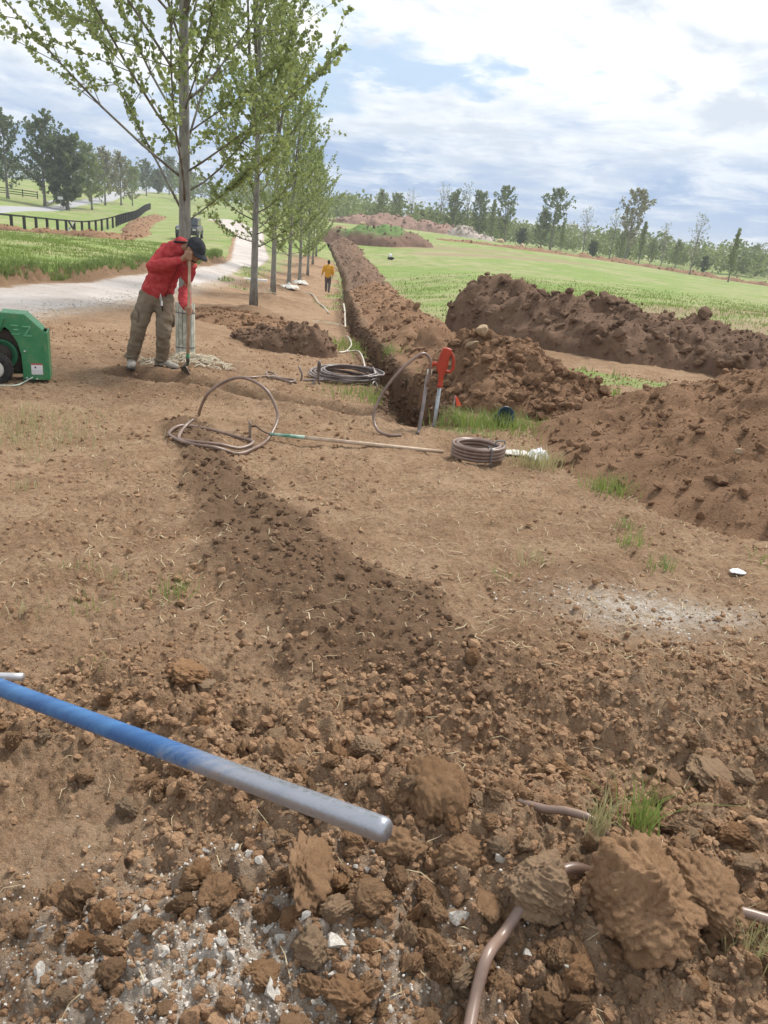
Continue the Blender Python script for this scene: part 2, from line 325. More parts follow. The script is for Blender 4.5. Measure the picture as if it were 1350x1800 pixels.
def grassy(x,y):
    """soft grass amount outside the drive and the road"""
    n=fbm(x*.9,y*.9,4,60)
    dl=drive_l(y); dr=drive_r(y); tx=trench_x(y)
    left=sstep(0,.30,dl-x+n*.4+.35*sstep(35,50,y)-.10)
    td=np.full(np.shape(x),9e9)
    for a,b in zip(TREES[:-1],TREES[1:]): td=np.minimum(td,seg_d(x,y,[a,b])[0])
    strip=sstep(0,.35,(td-1.5)*.5+n*1.6)*sstep(22,31,y+n*9)+.8*sstep(.0,.3,n*1.4+.15)*np.exp(-((x+.75)/.5)**2-((y-13.6)/2.2)**2)
    strip=np.where((x>dr)&(x<tx),strip,0)
    # right of the trench: spoil, then field behind the long heap
    sp=1.1+sstep(10,22,y)*.9-sstep(30,60,y)*.6
    front=pl(x,[-8,0,1.5,4,8,14,40,120],[14,14,17,16.5,14.5,12,9,5])
    fld=sstep(0,.8,x-tx-sp+n*1.5)*sstep(0,1.2,y-front+n*2)
    g2=np.where(inpoly(x,y,GRASS2),1.0,0)*sstep(-.3,.05,n)
    right=np.where(x>tx,np.maximum(fld,g2),0)
    side=sstep(5.5,9,np.abs(x)-2-y*.2+n*3)*(y<14)*(x>0)
    return np.clip(np.maximum(np.maximum(left*(x<dl),strip),np.maximum(right,side)),0,1)
fcx=GV[GF].mean(1); fx,fy=fcx[:,0],fcx[:,1]; edge=fbm(fx*1.7,fy*1.7,3,61)*.7*np.clip(40/np.hypot(fx,fy),.2,1)
onroad=inpoly(fx,fy,ROAD)
ondr=(fx>drive_l(fy)+edge*.6)&(fx<drive_r(fy)+edge)&(fy<140)&~onroad
gg=grassy(fx,fy)>.5; gg|=(np.hypot(fx,fy)>140)
zone=np.where(onroad,3,np.where(ondr,2,np.where(gg,1,0)))
vx,vy=GV[:,0],GV[:,1]; vg=grassy(vx,vy); va={}
vr=np.hypot(vx,vy); vg=np.where(vr>140,1,vg)
sdg=np.minimum(vx-drive_l(vy)-.3,drive_r(vy)-vx); va['gravel']=np.where(vy<140,np.clip(.5+sdg/1.2,0,1),0)
rd_=np.minimum(seg_d(vx,vy,ROADF)[0],seg_d(vx,vy,ROADB)[0]); va['road']=np.clip(.5+np.where(inpoly(vx,vy,ROAD),1,-1)*rd_/3,0,1)
va['grass']=np.clip(vg,0,1)+.5*np.exp(-((vx-.75)/.75)**2-((vy-7.0)/.35)**2)+.35*np.exp(-((vx-1.3)/.5)**2-((vy-5.9)/.4)**2)+.25*np.exp(-((vx-1.2)/.6)**2-((vy-4.3)/.35)**2)
fdv,_=seg_d(vx,vy,FURROW)
va['dark']=.93*np.clip(np.maximum(dark_m(vx,vy),.75*np.exp(-(fdv/.22)**2))+sstep(.35,.08,np.abs(vx-trench_x(vy))-.22)*1.25*(vy>7.05)+.65*sstep(.7,.15,np.abs(drive_l(vy)-vx-.15))*(vy<45)*(vx<drive_l(vy)+.3)+.6*np.exp(-((vx-1.05)/.22)**2-((vy-3.75)/.12)**2)+sum(.5*np.exp(-(np.hypot(vx-a,vy-b)/1.3)**2) for a,b in TREES),0,1)  # trench term: darker subsoil, with the slot's shade painted into the colour
va['chalk']=np.clip(np.exp(-((vx-1.22)/.30)**2-((vy-3.28)/.20)**2)+.7*np.exp(-((vx-1.6)/.25)**2-((vy-3.3)/.12)**2)+1.0*np.exp(-((vx+.25)/.42)**2-((vy-1.2)/.24)**2)+.7*sstep(.9,-.1,np.abs(vx-drive_r(vy)))*(vx>drive_r(vy)),0,1)
va['straw']=np.clip(sstep(2.6,3.6,vy)*(1-.75*va['dark']),0,1)*np.where(vy<14,1,.4)
TR=[[(4,21),(9,27),(16,34),(30,52),(44,80)],[(6,19.5),(12,24),(22,33),(40,55)],[(-1,96),(8,104),(20,112)],[(2,86),(12,95),(24,108)]]
dirt=np.zeros(len(vx))
for T in TR: dirt=np.maximum(dirt,1-sstep(.6,3.2,seg_d(vx,vy,T)[0]))
tdd=np.full(len(vx),1e9)
for a,b in zip(TREES[:-1],TREES[1:]): tdd=np.minimum(tdd,seg_d(vx,vy,[a,b])[0])
dirt=np.maximum(dirt,(1-sstep(1.0,3.2,tdd))*.7*(vy>15)); dirt=np.maximum(dirt,.7*(1-sstep(.3,1.6,np.abs(vx-trench_x(vy)-1.6)))*(vy>10)*(vy<105))
dirt=np.maximum(dirt,.55*np.exp(-((vx-4)/9)**2-((vy-100)/7)**2)); va['dirt']=np.clip(dirt,0,1)
def sub(name,k,mt):
    f=GF[zone==k]
    if k==0:
        last=len(GV)-1; fan=np.stack([np.arange(nA),(np.arange(nA)+1)%nA,np.full(nA,last)],1)
    u,inv=np.unique(f,return_inverse=True); m=mesh(name,GV[u],inv.reshape(f.shape))
    for a,b in va.items():
        q=m.attributes.new(a,'FLOAT','POINT'); q.data.foreach_set('value',np.ascontiguousarray(b[u],np.float32))
    return ob(name,m,mt,kind='structure')
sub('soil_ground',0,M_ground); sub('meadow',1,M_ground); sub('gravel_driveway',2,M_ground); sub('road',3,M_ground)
a_=np.arange(nA); fan=mesh('soil_underfoot',np.vstack([GV[:nA],[[0,0,0]]]),np.stack([np.full(nA,nA),(a_+1)%nA,a_],1)); ob('soil_underfoot',fan,M_ground,kind='structure')
# ---------------------------------------------------------------- clod shapes and scattering
def ico(n):
    import bmesh
    b=bmesh.new(); bmesh.ops.create_icosphere(b,subdivisions=n,radius=1); v=np.array([q.co[:] for q in b.verts]); f=np.array([[q.index for q in t.verts] for t in b.faces]); b.free(); return v,f
def n3(p,s,sc_):
    q=p*sc_; return (vn(q[:,0]+q[:,2]*.71,q[:,1]-q[:,2]*.53,s)+vn(q[:,1]+3.3+q[:,0]*.4,q[:,2]+q[:,0]*.61,s+3)+vn(q[:,2]-1.2,q[:,0]+q[:,1]*.47,s+6))/3-.5
def clod_shape(seed,lev,cuts=7,rough=.25,flat=.75,fine=.08,dr=(.55,.9),hard=.92):
    g=np.random.default_rng(seed); v,f=ico(lev)
    for _ in range(cuts):
        n=g.normal(size=3); n/=np.linalg.norm(n); d=g.uniform(*dr); h=v@n; v=v-np.where(h>d,h-d,0)[:,None]*n*hard
    v=v*(1+rough*2.6*n3(v,seed,1.6)+rough*1.7*n3(v,seed+50,3.6)+fine*2.6*n3(v,seed+90,8)+fine*2*n3(v,seed+120,17)-fine*1.5*np.abs(n3(v,seed+150,5)))[:,None]
    v*=np.array([g.uniform(.8,1.25),g.uniform(.75,1.1),flat*g.uniform(.8,1.15)]); return v,f
def rots(g,n,tilt=1.0):
    a=g.uniform(0,2*math.pi,n); b=g.normal(0,.5*tilt,n); c=g.normal(0,.5*tilt,n)
    ca,sa,cb,sb,cc,s_=np.cos(a),np.sin(a),np.cos(b),np.sin(b),np.cos(c),np.sin(c); Z=np.zeros(n); O=np.ones(n)
    Rz=np.stack([ca,-sa,Z,sa,ca,Z,Z,Z,O],1).reshape(n,3,3); Rx=np.stack([O,Z,Z,Z,cb,-sb,Z,sb,cb],1).reshape(n,3,3); Ry=np.stack([cc,Z,s_,Z,O,Z,-s_,Z,cc],1).reshape(n,3,3)
    return Rz@Rx@Ry
def scatter(name,P,S,shapes,mt,g,parent=None,smooth=True,**k):
    V=[];Fc=[];off=0; n=len(P); R=rots(g,n); idx=g.integers(0,len(shapes),n)
    for q,(sv,sf) in enumerate(shapes):
        w_=np.where(idx==q)[0]
        if not len(w_): continue
        vv=np.einsum('nij,mj->nmi',R[w_],sv)*S[w_][:,None,None]+P[w_][:,None]
        V.append(vv.reshape(-1,3)); Fc.append((sf[None]+(np.arange(len(w_))*len(sv))[:,None,None]+off).reshape(-1,3)); off+=len(w_)*len(sv)
    m=mesh(name,np.vstack(V),np.vstack(Fc),smooth); return ob(name,m,mt,parent,kind='stuff',**k)
M_clod=soilmat('clod_soil',(.19,.108,.06),(.33,.208,.125),(.25,.143,.08))
M_clodo=soilmat('clod_soil_object',(.205,.118,.064),(.345,.215,.125),(.265,.152,.082),False)
M_heap=soilmat('heap_soil',(.15,.088,.052),(.27,.163,.098),(.205,.118,.068),dist=.07)
M_heapd=soilmat('dark_heap_soil',(.11,.069,.047),(.20,.128,.086),(.148,.09,.06),dist=.07)
M_red=soilmat('red_clay',(.19,.115,.09),(.28,.19,.15),(.22,.14,.11))
M_grey=soilmat('grey_spoil',(.30,.25,.22),(.42,.37,.33),(.34,.28,.24))
M_stone=simple('limestone',(.43,.39,.34),(.66,.62,.57),5,.85,.2,0,.5,20,.02)
M_tan=simple('tan_rock',(.42,.30,.19),(.55,.42,.28),3,.9,.2,0,.6,9,.05)
CR=[clod_shape(100+i,2,6,.28,.8,.12) for i in range(8)]; CRs=[clod_shape(140+i,1,4,.3,.8,0) for i in range(6)]; CH=[clod_shape(200+i,3,8,.24,.75,.14) for i in range(8)]
ST=[clod_shape(300+i,2,9,.10,.7,.0,(.25,.7),1.0) for i in range(8)]
HV=[]
def htop(x,y,r=.05):
    z=[-9.0]
    for V in HV:
        m=(np.abs(V[:,0]-x)<r)&(np.abs(V[:,1]-y)<r)
        if m.any(): z.append(V[m,2].max())
    return max(max(z),float(H(np.array([x*1.]),np.array([y*1.]))[0]))
# ---------------------------------------------------------------- spoil heaps
def heap(name,label,hf,x0,x1,y0,y1,st,mt,lump=.05,lsc=6,seed=1,n_cl=0,cs=(.03,.09),group=None,sty=None,extra=None,cl_mt=None,hmin=.06):
    xs=np.arange(x0,x1+st,st); ys=np.arange(y0,y1,sty or st); X,Y=np.meshgrid(xs,ys,indexing='ij'); x=X.ravel(); y=Y.ravel()
    h=hf(x,y); m=sstep(0,.35,h)
    d1,q1=worley(x*lsc+fbm(x*lsc,y*lsc,2,3)*.6,y*lsc,seed); d2,q2=worley(x*lsc*2.6,y*lsc*2.6+fbm(x*lsc*2,y*lsc*2,2,4)*.6,seed+3)
    rd=1-2*np.abs(fbm(x*lsc*.45,y*lsc*.45,4,seed+17)); z=h+m*lump*(np.maximum(0,.5-d1)*(q1>.6)*1.6+np.maximum(0,.5-d2)*(q2>.45)*.7+fbm(x*lsc*.4,y*lsc*.4,6,seed+7,.68)*4.2+(rd-.7)*2.2+fbm(x*lsc*2.4,y*lsc*2.4,4,seed+27,.65)*2.2)
    gzz=H(x,y,y.max()<60,False); jx=m*lump*fbm(x*lsc*.8,y*lsc*.8,3,seed+11)*3; jy=m*lump*fbm(x*lsc*.8,y*lsc*.8,3,seed+13)*3
    V=np.stack([x+jx,y+jy,gzz+z],1); nx,ny=X.shape
    i,j=np.meshgrid(np.arange(nx-1),np.arange(ny-1),indexing='ij'); i=i.ravel(); j=j.ravel(); F=np.stack([i*ny+j,(i+1)*ny+j,(i+1)*ny+j+1,i*ny+j+1],1)
    F=F[(h[F]>-.05).any(1)]; u,inv=np.unique(F,return_inverse=True)
    me=mesh(name,V[u],inv.reshape(F.shape)); 
    if extra: 
        q=me.attributes.new('grass','FLOAT','POINT'); q.data.foreach_set('value',np.ascontiguousarray(extra(x,y,h)[u],np.float32))
    root=ob(name,me,mt,None,label,'dirt heap',group); HV.append(V[u])
    if n_cl:
        g=np.random.default_rng(seed+77); cand=np.where(h>hmin*.3)[0]; p=g.choice(cand,n_cl); S=cs[0]*(cs[1]/cs[0])**(g.random(n_cl)**5)
        P=V[p]+np.stack([g.normal(0,st,n_cl),g.normal(0,st,n_cl),S*.05],1)
        big=S>cs[0]*3.2; 
        scatter('loose_clods',P[~big],S[~big],CRs,cl_mt or mt,g,root,False)
        if big.any(): scatter('loose_clods',P[big],S[big],CR,cl_mt or mt,g,root,False)
    return root
def ridge(P,hs,ws,rag=.35,sc_=1.0,seed=0,steep=1.0):
    P=[tuple(p) for p in P]
    def f(x,y):
        d,t=seg_d(x,y,P); hh=np.interp(t,range(len(P)),hs); ww=np.interp(t,range(len(P)),ws)
        d=d*(1+rag*1.5*fbm(x*sc_,y*sc_,3,seed+5)); q=np.clip(1-d/ww,-.3,1)
        return hh*(1+rag*2*fbm(x*sc_*1.5,y*sc_*1.5,3,seed))*np.where(q>0,q**steep*(1.25-.25*q),q)
    return f
def notrench(f): return lambda x,y: np.where(f(x,y)>0,f(x,y)*sstep(.15,.85,x-trench_x(y)+.3*fbm(x*2,y*2,3,8)),f(x,y))-.12*(1-sstep(.1,.3,x-trench_x(y)))
heap('spoil_heap','large brown dirt heap rising at the right edge beside the white bag',ridge([(4.3,6.6),(7.5,7.4)],[1.05,1.2],[3.0,3.2],.12,1.2,3,1.0),.9,8.2,3.2,10.2,.034,M_heap,.05,5,11,9500,(.008,.055))
heap('spoil_heap','crumbly brown dirt heap behind the red hydrant with tan rocks on it',notrench(ridge([(.95,9.5),(1.35,9.05),(1.8,8.75)],[.60,.70,.34],[.85,1.05,.75],.3,1.6,5,.7)),-.3,3.1,7.3,11.2,.026,M_heap,.06,5,21,4000,(.010,.085))
heap('spoil_heap','long dark chocolate dirt heap with a steep left end before the green field',ridge([(1.85,17.2),(3.0,16.2),(4.7,14.9),(6.4,13.5),(8.6,12.5)],[1.10,.90,.70,.48,.22],[.85,1.35,1.6,1.5,1.2],.26,1.1,9,.5),.2,10.2,10.5,19.6,.05,M_heapd,.09,3.2,31,3000,(.02,.13))
tr_y=np.array([10.5,12.5,15,18,22,27,34,42,52,63,76,90,101.])
def spoil_h(x,y):
    d=x-trench_x(y)-pl(y,[10,14,25,60,100],[1.0,1.05,1.35,1.5,1.6])+fbm(x*.7,y*.5,4,71,.6)*1.5; w_=pl(y,[10,20,40,100],[.85,1.0,1.1,1.6]); q=np.clip(1-np.abs(d)/w_,-.3,1)
    hh=pl(y,[9.6,10.6,14,20,30,60,98,103],[0,.26,.34,.25,.25,.38,.55,0])*np.clip(1+2.0*fbm(x*1.1,y*.9,4,72,.6),.2,2); return np.where(q>0,hh*q**.75*sstep(.15,.95,x-trench_x(y)+.3*fbm(x*1.5,y*1.5,3,74)),q)-.12*(1-sstep(.1,.3,x-trench_x(y)))
heap('spoil_ridge','ridge of dug brown soil running along the right side of the trench',spoil_h,-10.5,2.2,9.6,45,.055,M_heap,.07,4,41,2400,(.02,.11),sty=.09)
heap('spoil_ridge','far stretch of dug soil ridge bending left beyond the person in yellow',spoil_h,-12,.5,45,104,.13,M_heapd,.10,1.6,43,600,(.05,.15),sty=.3)
heap('root_mound','rooty dark soil mound between the staked trees and the hose coil',ridge([(-2.1,12.9),(-1.6,12.5),(-1.35,12.3)],[.20,.32,.32],[.6,.55,.45],.35,2.2,13,.5),-3.0,-.6,11.4,13.9,.025,M_heapd,.07,5,51,500,(.02,.07))
heap('root_mound','low dug soil mound in front of the second tree in the row',ridge([(-3.4,15.4),(-2.6,14.6),(-2.2,14.0)],[.16,.2,.12],[1.0,.9,.8],.3,1.4,15,.7),-5,-1,12.6,17,.04,M_heap,.06,4,53,700,(.02,.08))
def farm(x,y,h): return np.clip(sstep(.9,1.7,h+fbm(x*.5,y*.5,3,5))*1.2,0,1)
M_farm=soilmat('grassed_heap_soil',(.12,.075,.055),(.19,.12,.09),(.14,.085,.06),True,lambda c,v: mix(attr('grass'),c,mix(noise(v,2,5),(.09,.16,.05),(.17,.25,.09))))
heap('spoil_heap','low heap with green grass growing over its top in the far field',ridge([(-7.8,99),(-3,99),(0.5,101)],[1.6,2.1,1.3],[3.0,3.6,2.6],.25,.35,17,.6),-13,5,93,107,.25,M_farm,.15,.8,61,150,(.1,.3),extra=farm)
heap('clay_pile','long reddish clay pile under the trees at the far field edge',ridge([(-12,166),(-6,165),(0,166)],[1.2,2.2,1.7],[4,5,5],.3,.25,19,.6),-19,6,158,174,.4,M_red,.3,.5,63,200,(.2,.5))
heap('clay_pile','reddish brown clay pile right of the long one at the field edge',ridge([(3,166),(8,167)],[1.9,1.5],[5,4.5],.3,.25,23,.7),-3,14,160,174,.4,M_red,.3,.5,65,120,(.2,.5))
heap('rubble_pile','small pale grey rubble pile near the treeline by the clay piles',ridge([(11,160),(14,160)],[1.9,1.0],[3.6,3],.2,.3,25,.9),6,19,155,166,.35,M_grey,.3,.6,67,160,(.2,.5))
heap('spoil_ridge','thin line of turned brown earth in front of the black post fence',ridge([(-31,60),(-29.4,58),(-23.7,54.5),(-20.5,53.5),(-20.2,56),(-24,70)],[.4,.4,.4,.38,.3,.25],[1.0,1.0,1.0,1.0,.8,.7],.4,.8,27,.6),-34,-17,51,72,.14,M_heap,.12,1.6,69,400,(.05,.16))
heap('spoil_ridge','brown earth line climbing the grass slope beside the black fence',ridge([(-24,70),(-28,84),(-33,98),(-39,120),(-45,145)],[.35,.5,.6,.6,.4],[1.0,1.3,1.5,1.6,1.6],.4,.5,28,.6),-49,-21,69,148,.25,M_heap,.14,1.2,70,300,(.08,.2),sty=.4)
heap('spoil_ridge','thin broken line of brown earth along the far edge of the field',ridge([(5,121),(16,125.5),(27.6,138),(40,148),(49,145),(62,139),(80,132)],[.15,.25,.4,.5,.4,.45,.3],[.8,.9,1.1,1.2,1.1,1.1,1.1],.95,.35,29,.6),2,84,118,152,.34,M_heap,.16,.9,71,300,(.1,.3))
# ---------------------------------------------------------------- clods and stones lying on the soil
def zat(x,y,trench=True): return float(H(np.array([float(x)]),np.array([float(y)]),trench)[0])
BIG=[mesh('clod',*clod_shape(400+i,5,8,.22,.78,.16)) for i in range(9)]; SLAB=[mesh('clod_slab',*clod_shape(430+i,5,7,.20,.42,.14)) for i in range(4)]
for m_ in BIG+SLAB: m_.materials.append(M_clodo)
NAMED=[(.68,1.42,.150,.9,'huge lumpy clod with a grass tuft on top lying over the hose'),(.86,1.50,.10,.8,'big clod leaning right behind the huge grassy clod'),(.46,1.46,.085,.7,'rounded clod touching the hose where it dives under the huge clod'),
(-.10,1.44,.092,.45,'flat slab of brown earth tilted up among pale stones'),(.2,1.68,.085,.45,'flat orange brown slab just below the end of the blue pipe'),(.01,1.93,.060,.6,'broad pale topped clod behind the blue pipe'),
(-.22,1.89,.053,.9,'squarish clod just above the blue pipe with a white chip on it'),(1.11,2.05,.08,.4,'flat earth slab on the berm at the right'),(-.64,2.32,.072,.55,'dark crumbly clod standing alone above the blue pipe'),(.93,1.57,.085,.42,'thin tan slab leaning at the right of the huge clod')]
g=np.random.default_rng(5)
for k,(x,y,s,a,lb) in enumerate(NAMED):
    me=(SLAB if a<.6 else BIG)[k%4 if a<.6 else k%9]
    if k in (0,1,2,5):
        vv,ff=clod_shape(470+k,6,7,.16,.8,.10); vv=vv*(1+.10*n3(vv,k+7,16)+.09*n3(vv,k+9,33))[:,None]; me=mesh('clod',vv,ff); me.materials.append(M_clodo)
    ob('clod',me,None,None,lb,'dirt clod',None,None,(x,y,zat(x,y)+s*(.42 if a>=.6 else .3)),(g.uniform(-.4,.4)+(.5 if a<.5 else 0),g.uniform(-.35,.35),g.uniform(0,6)),(s,s,s))
PL=[(.44,1.82,.055),(.44,1.75,.049),(-.56,1.33,.05),(-.32,1.38,.048),(-.26,1.41,.042),(-.03,1.37,.048),(.69,1.92,.044),(.33,1.42,.049),(.11,1.56,.067),(.27,1.53,.059),(.39,1.73,.04),(.54,1.74,.049),(-.07,1.87,.051),(.01,1.84,.051),(-.57,2.29,.05),(-.62,1.8,.05),(-.63,1.69,.047),(-.71,1.39,.048),(-.65,1.38,.041),(-.32,1.75,.045),(.37,2.47,.042),(.8,2.73,.035),(1.21,2.04,.046),(.24,1.26,.039),(.65,1.26,.039),(.35,1.34,.04),(.11,1.46,.05)]
n=21000; cx_=g.uniform(-2.1,2.4,n); cy_=g.uniform(.95,3.3,n); ok=(np.abs(cx_)<.45+.62*cy_)&(g.random(n)<(loose_m(cx_,cy_)**1.5+.02)*(1-.6*np.exp(-((cx_+.27)/.35)**2-((cy_-1.2)/.2)**2))); cx_=cx_[ok]; cy_=cy_[ok]
cs_=.0065*(6.2)**(g.random(len(cx_))**4.0)*(.6+.6*vn(cx_*2.5,cy_*2.5,88)); cs_*=1-.38*sstep(1.75,2.35,cy_); app=cs_/np.hypot(cy_,1.6)*np.where((np.abs(cx_)<.53*cy_+.3)&(cy_>1.1),1,.001)
order=np.argsort(-app); nI=285-len(PL)-len(NAMED); top=order[:nI]
LB='brown crumbly clod of earth lying on the dug foreground soil'
X_=np.concatenate([[p[0] for p in PL],cx_[top]]); Y_=np.concatenate([[p[1] for p in PL],cy_[top]]); S_=np.concatenate([[p[2] for p in PL],cs_[top]]); Z_=H(X_,Y_)
for k in range(len(X_)):
    s=S_[k]*(.85 if k<len(PL) else 1); me=BIG[k%9] if k%7 else SLAB[k%4]
    ob('clod',me,None,None,LB,'dirt clod','clods of earth on the foreground soil',None,(X_[k],Y_[k],Z_[k]+s*.28),(g.normal(0,.5),g.normal(0,.5),g.uniform(0,6.3)),(s*g.uniform(.85,1.15),s*g.uniform(.85,1.15),s*g.uniform(.8,1.1)))
rest=order[nI:]; nn=16000
def crumbs(n,x0,x1,y0,y1,dens,smin,smax,pw,name,shapes,mt,seed,half=.62,up=.2,trench=True):
    g=np.random.default_rng(seed); x=g.uniform(x0,x1,n); y=y0+(y1-y0)*g.random(n)**1.15; ok=(np.abs(x)<.2+half*y)&(g.random(n)<dens(x,y)); x=x[ok]; y=y[ok]
    s=smin*(smax/smin)**(g.random(len(x))**pw); z=H(x,y,trench); return scatter(name,np.stack([x,y,z+s*up],1),s,shapes,mt,g,None,False)
M_crumb=soilmat('crumb_soil',(.20,.118,.068),(.34,.22,.136),(.26,.155,.09))
rb=rest[cs_[rest]>.0115]; rs=rest[cs_[rest]<=.0115]
for rq,shp in ((rb,CR),(rs,CRs)): o=scatter('soil_crumbs',np.stack([cx_[rq],cy_[rq],H(cx_[rq],cy_[rq])+cs_[rq]*.2],1),cs_[rq],shp,M_clod,g,None,False); o['label']='small crumbly soil lumps strewn over the dug foreground' if shp is CR else 'pea sized soil crumbs between the foreground clods'; o['category']='soil crumbs'
o=crumbs(24000,-1.9,2.2,.95,3.6,lambda x,y:.10+.9*loose_m(x,y),.004,.017,1.8,'soil_crumbs',CRs,M_crumb,61); o['label']='fine soil crumbs covering the near loose ground'; o['category']='soil crumbs'
o=crumbs(32000,-6.5,5,2.6,12,lambda x,y:(.25+.75*sstep(-.05,.12,fbm(x*1.3,y*1.3,3,93)))*(1-.93*dark_m(x,y))*(x>drive_r(y))*(np.abs(x-trench_x(y)-.1)>.4),.004,.026,2.8,'soil_crumbs',CRs,M_crumb,62); o['label']='small soil crumbs scattered over the bare middle ground'; o['category']='soil crumbs'
o=crumbs(5000,-2.0,1.0,2.3,6.5,dark_m,.006,.028,2.2,'soil_crumbs',CRs,simple('dark_crumb',(.105,.064,.04),(.20,.127,.08),6,.95,.1,0,.8,25,.02),63,.9); o['label']='dark loose soil crumbs on the backfilled strip'; o['category']='soil crumbs'
# crumbling trench walls
gt=np.random.default_rng(64); ty=7.2+26*gt.random(3600)**1.8; sd_=np.where(gt.random(3600)<.6,1,-1); hw_=pl(ty,[7,9,12,100],[.20,.18,.11,.11]); tx_=trench_x(ty)+sd_*(hw_+gt.normal(.05,.06,3600)); tz_=H(tx_,ty); ts_=.012+.045*gt.random(3600)**2.5
o=scatter('trench_crumbs',np.stack([tx_,ty,tz_],1),ts_,CRs,M_heapd,gt,None,False); o['label']='crumbling dark clods stuck on the trench walls'; o['category']='soil crumbs'
# pale stones
STM=[mesh('stone',*ST[i],smooth=False) for i in range(8)]
for m_ in STM: m_.materials.append(M_stone)
PS=[(-.23,1.44,.021),(-.15,1.18,.028),(-.02,1.29,.026),(-.02,1.24,.016),(.06,1.32,.023),(-.47,1.2,.014),(-.64,1.16,.021),(-.35,1.18,.015),(-.42,1.17,.013),(-.21,2.01,.018),(.04,1.49,.011),(-.37,1.5,.009),(-.21,1.42,.008),(-.1,1.35,.017),(-.1,1.32,.013),(-.48,1.38,.01),(.1,1.19,.016),(-.01,1.2,.007),(-.54,1.16,.007),(.26,1.39,.024),(-.37,1.15,.012),(-.28,1.21,.013)]
for _ in range(190):
    a=g.normal(-.25,.33); b=g.normal(1.24,.16)
    if 1.02<b<1.7 and abs(a)<.75: PS.append((a,b,.004+.011*g.random()**2.4))
for k,(x,y,s) in enumerate(PS):
    ob('stone',STM[k%8],None,None,'pale grey limestone chip lying in the foreground soil','stone','limestone chips in the foreground soil',None,(x,y,zat(x,y)+s*.35),(g.normal(0,.5),g.normal(0,.5),g.uniform(0,6.3)),s*1.25)
x=g.normal(-.27,.34,3200); y=g.normal(1.21,.16,3200); ok=(y>1)&(y<1.75); x=x[ok];y=y[ok]; s=.002+.004*g.random(len(x))**2
o=scatter('gravel_chips',np.stack([x,y,H(x,y)+s*.3],1),s,[clod_shape(330+i,1,8,.05,.7,0) for i in range(5)],M_stone,g,None,False); o['label']='fine pale gravel bits mixed in the foreground soil'; o['category']='gravel'
x=np.concatenate([g.normal(1.25,.26,500),g.uniform(-7,-4.5,900)]); y=np.concatenate([g.normal(3.28,.16,500),g.uniform(9.5,22,900)]); x[500:]=drive_r(y[500:])+g.normal(-.1,.35,900); s=.004+.010*g.random(len(x))**2; s[500:]*=1.8; s[:500]*=.6
o=scatter('gravel_chips',np.stack([x,y,H(x,y)+s*.3],1),s,[clod_shape(330+i,1,8,.05,.7,0) for i in range(5)],M_stone,g,None,False); o['label']='scattered pale gravel along the driveway edge and chalky patch'; o['category']='gravel'
# rocks on the heaps
RK=[mesh('rock',*clod_shape(350+i,3,12,.12,.7,.03),smooth=False) for i in range(3)]
for m_ in RK: m_.materials.append(M_tan)
def surf(x,y,dz): return (x,y,zat(x,y)+dz)
ob('rock',RK[0],None,None,'tan angular rock on top of the heap behind the hydrant','rock',None,None,(.98,9.35,htop(.98,9.35)+.03),(.4,.3,1),(.13,.10,.11))
ob('rock',RK[1],None,None,'pale tan rock just below the top of the heap behind the hydrant','rock',None,None,(.86,9.1,htop(.86,9.1)+.02),(.2,.5,2),(.15,.09,.08))
ob('rock',RK[2],M_tan,None,'small pale stone on the face of the large right heap','rock',None,None,(2.5,5.4,htop(2.5,5.4)+.01),(.2,.5,2),(.045,.03,.035))
def leaf_mat(name,c1,c2,tr=.4):
    m,b=mat(name,.55,.3); v=pos(); c=mix(mrange(noise(v,6,4,.7),.35,.65),c1,c2); L.new(c,b.inputs['Base Color'])
    t=nd('ShaderNodeBsdfTranslucent'); L.new(mix(.35,c,(.35,.42,.08)),t.inputs[0]); ms=nd('ShaderNodeMixShader'); ms.inputs[0].default_value=tr
    L.new(b.outputs[0],ms.inputs[1]); L.new(t.outputs[0],ms.inputs[2]); L.new(ms.outputs[0],N['Material Output'].inputs[0]); return m
# ---------------------------------------------------------------- grass blades, straw
M_blade=[leaf_mat('grass_blade_%d'%i,a,b,.35) for i,(a,b) in enumerate([((.15,.22,.055),(.25,.33,.10)),((.36,.32,.18),(.50,.44,.27)),((.14,.21,.07),(.22,.30,.11))])]
def blades(name,x,y,h,wd,mt,g,lean=.35,z=None,parent=None,**k):
    n=len(x); z=H(x,y,True,True) if z is None else z; a=g.uniform(0,2*math.pi,n); l=np.abs(g.normal(0,lean,n))*h; b=g.uniform(0,2*math.pi,n)
    ox,oy=np.cos(a)*wd/2,np.sin(a)*wd/2; lx,ly=np.cos(b)*l,np.sin(b)*l; zb=z-.015
    V=np.stack([np.stack([x-ox,y-oy,zb],1),np.stack([x+ox,y+oy,zb],1),np.stack([x+ox*.6+lx*.35,y+oy*.6+ly*.35,z+h*.6],1),np.stack([x-ox*.6+lx*.35,y-oy*.6+ly*.35,z+h*.6],1),np.stack([x+lx,y+ly,z+h],1)],1).reshape(-1,3)
    i=np.arange(n)*5; F=np.concatenate([np.stack([i,i+1,i+2],1),np.stack([i,i+2,i+3],1),np.stack([i+3,i+2,i+4],1)])
    return ob(name,mesh(name,V,F,False),mt,parent,**k)
def field(n,x0,x1,y0,y1,g,half=.72):
    y=y0+(y1-y0)*g.random(n)**1.5; x=x0+(x1-x0)*g.random(n); ok=(np.abs(x)<half*y+1)&(grassy(x,y)>.45)&~((x>drive_l(y))&(x<drive_r(y))); x=x[ok]; y=y[ok]
    cl=fbm(x*1.2,y*1.2,3,95); ok=g.random(len(x))<np.clip(.55+cl*2.2,.08,1)*(1-sstep(.35,1,(y-y0)/(y1-y0))); return x[ok],y[ok],cl[ok]
g=np.random.default_rng(9)
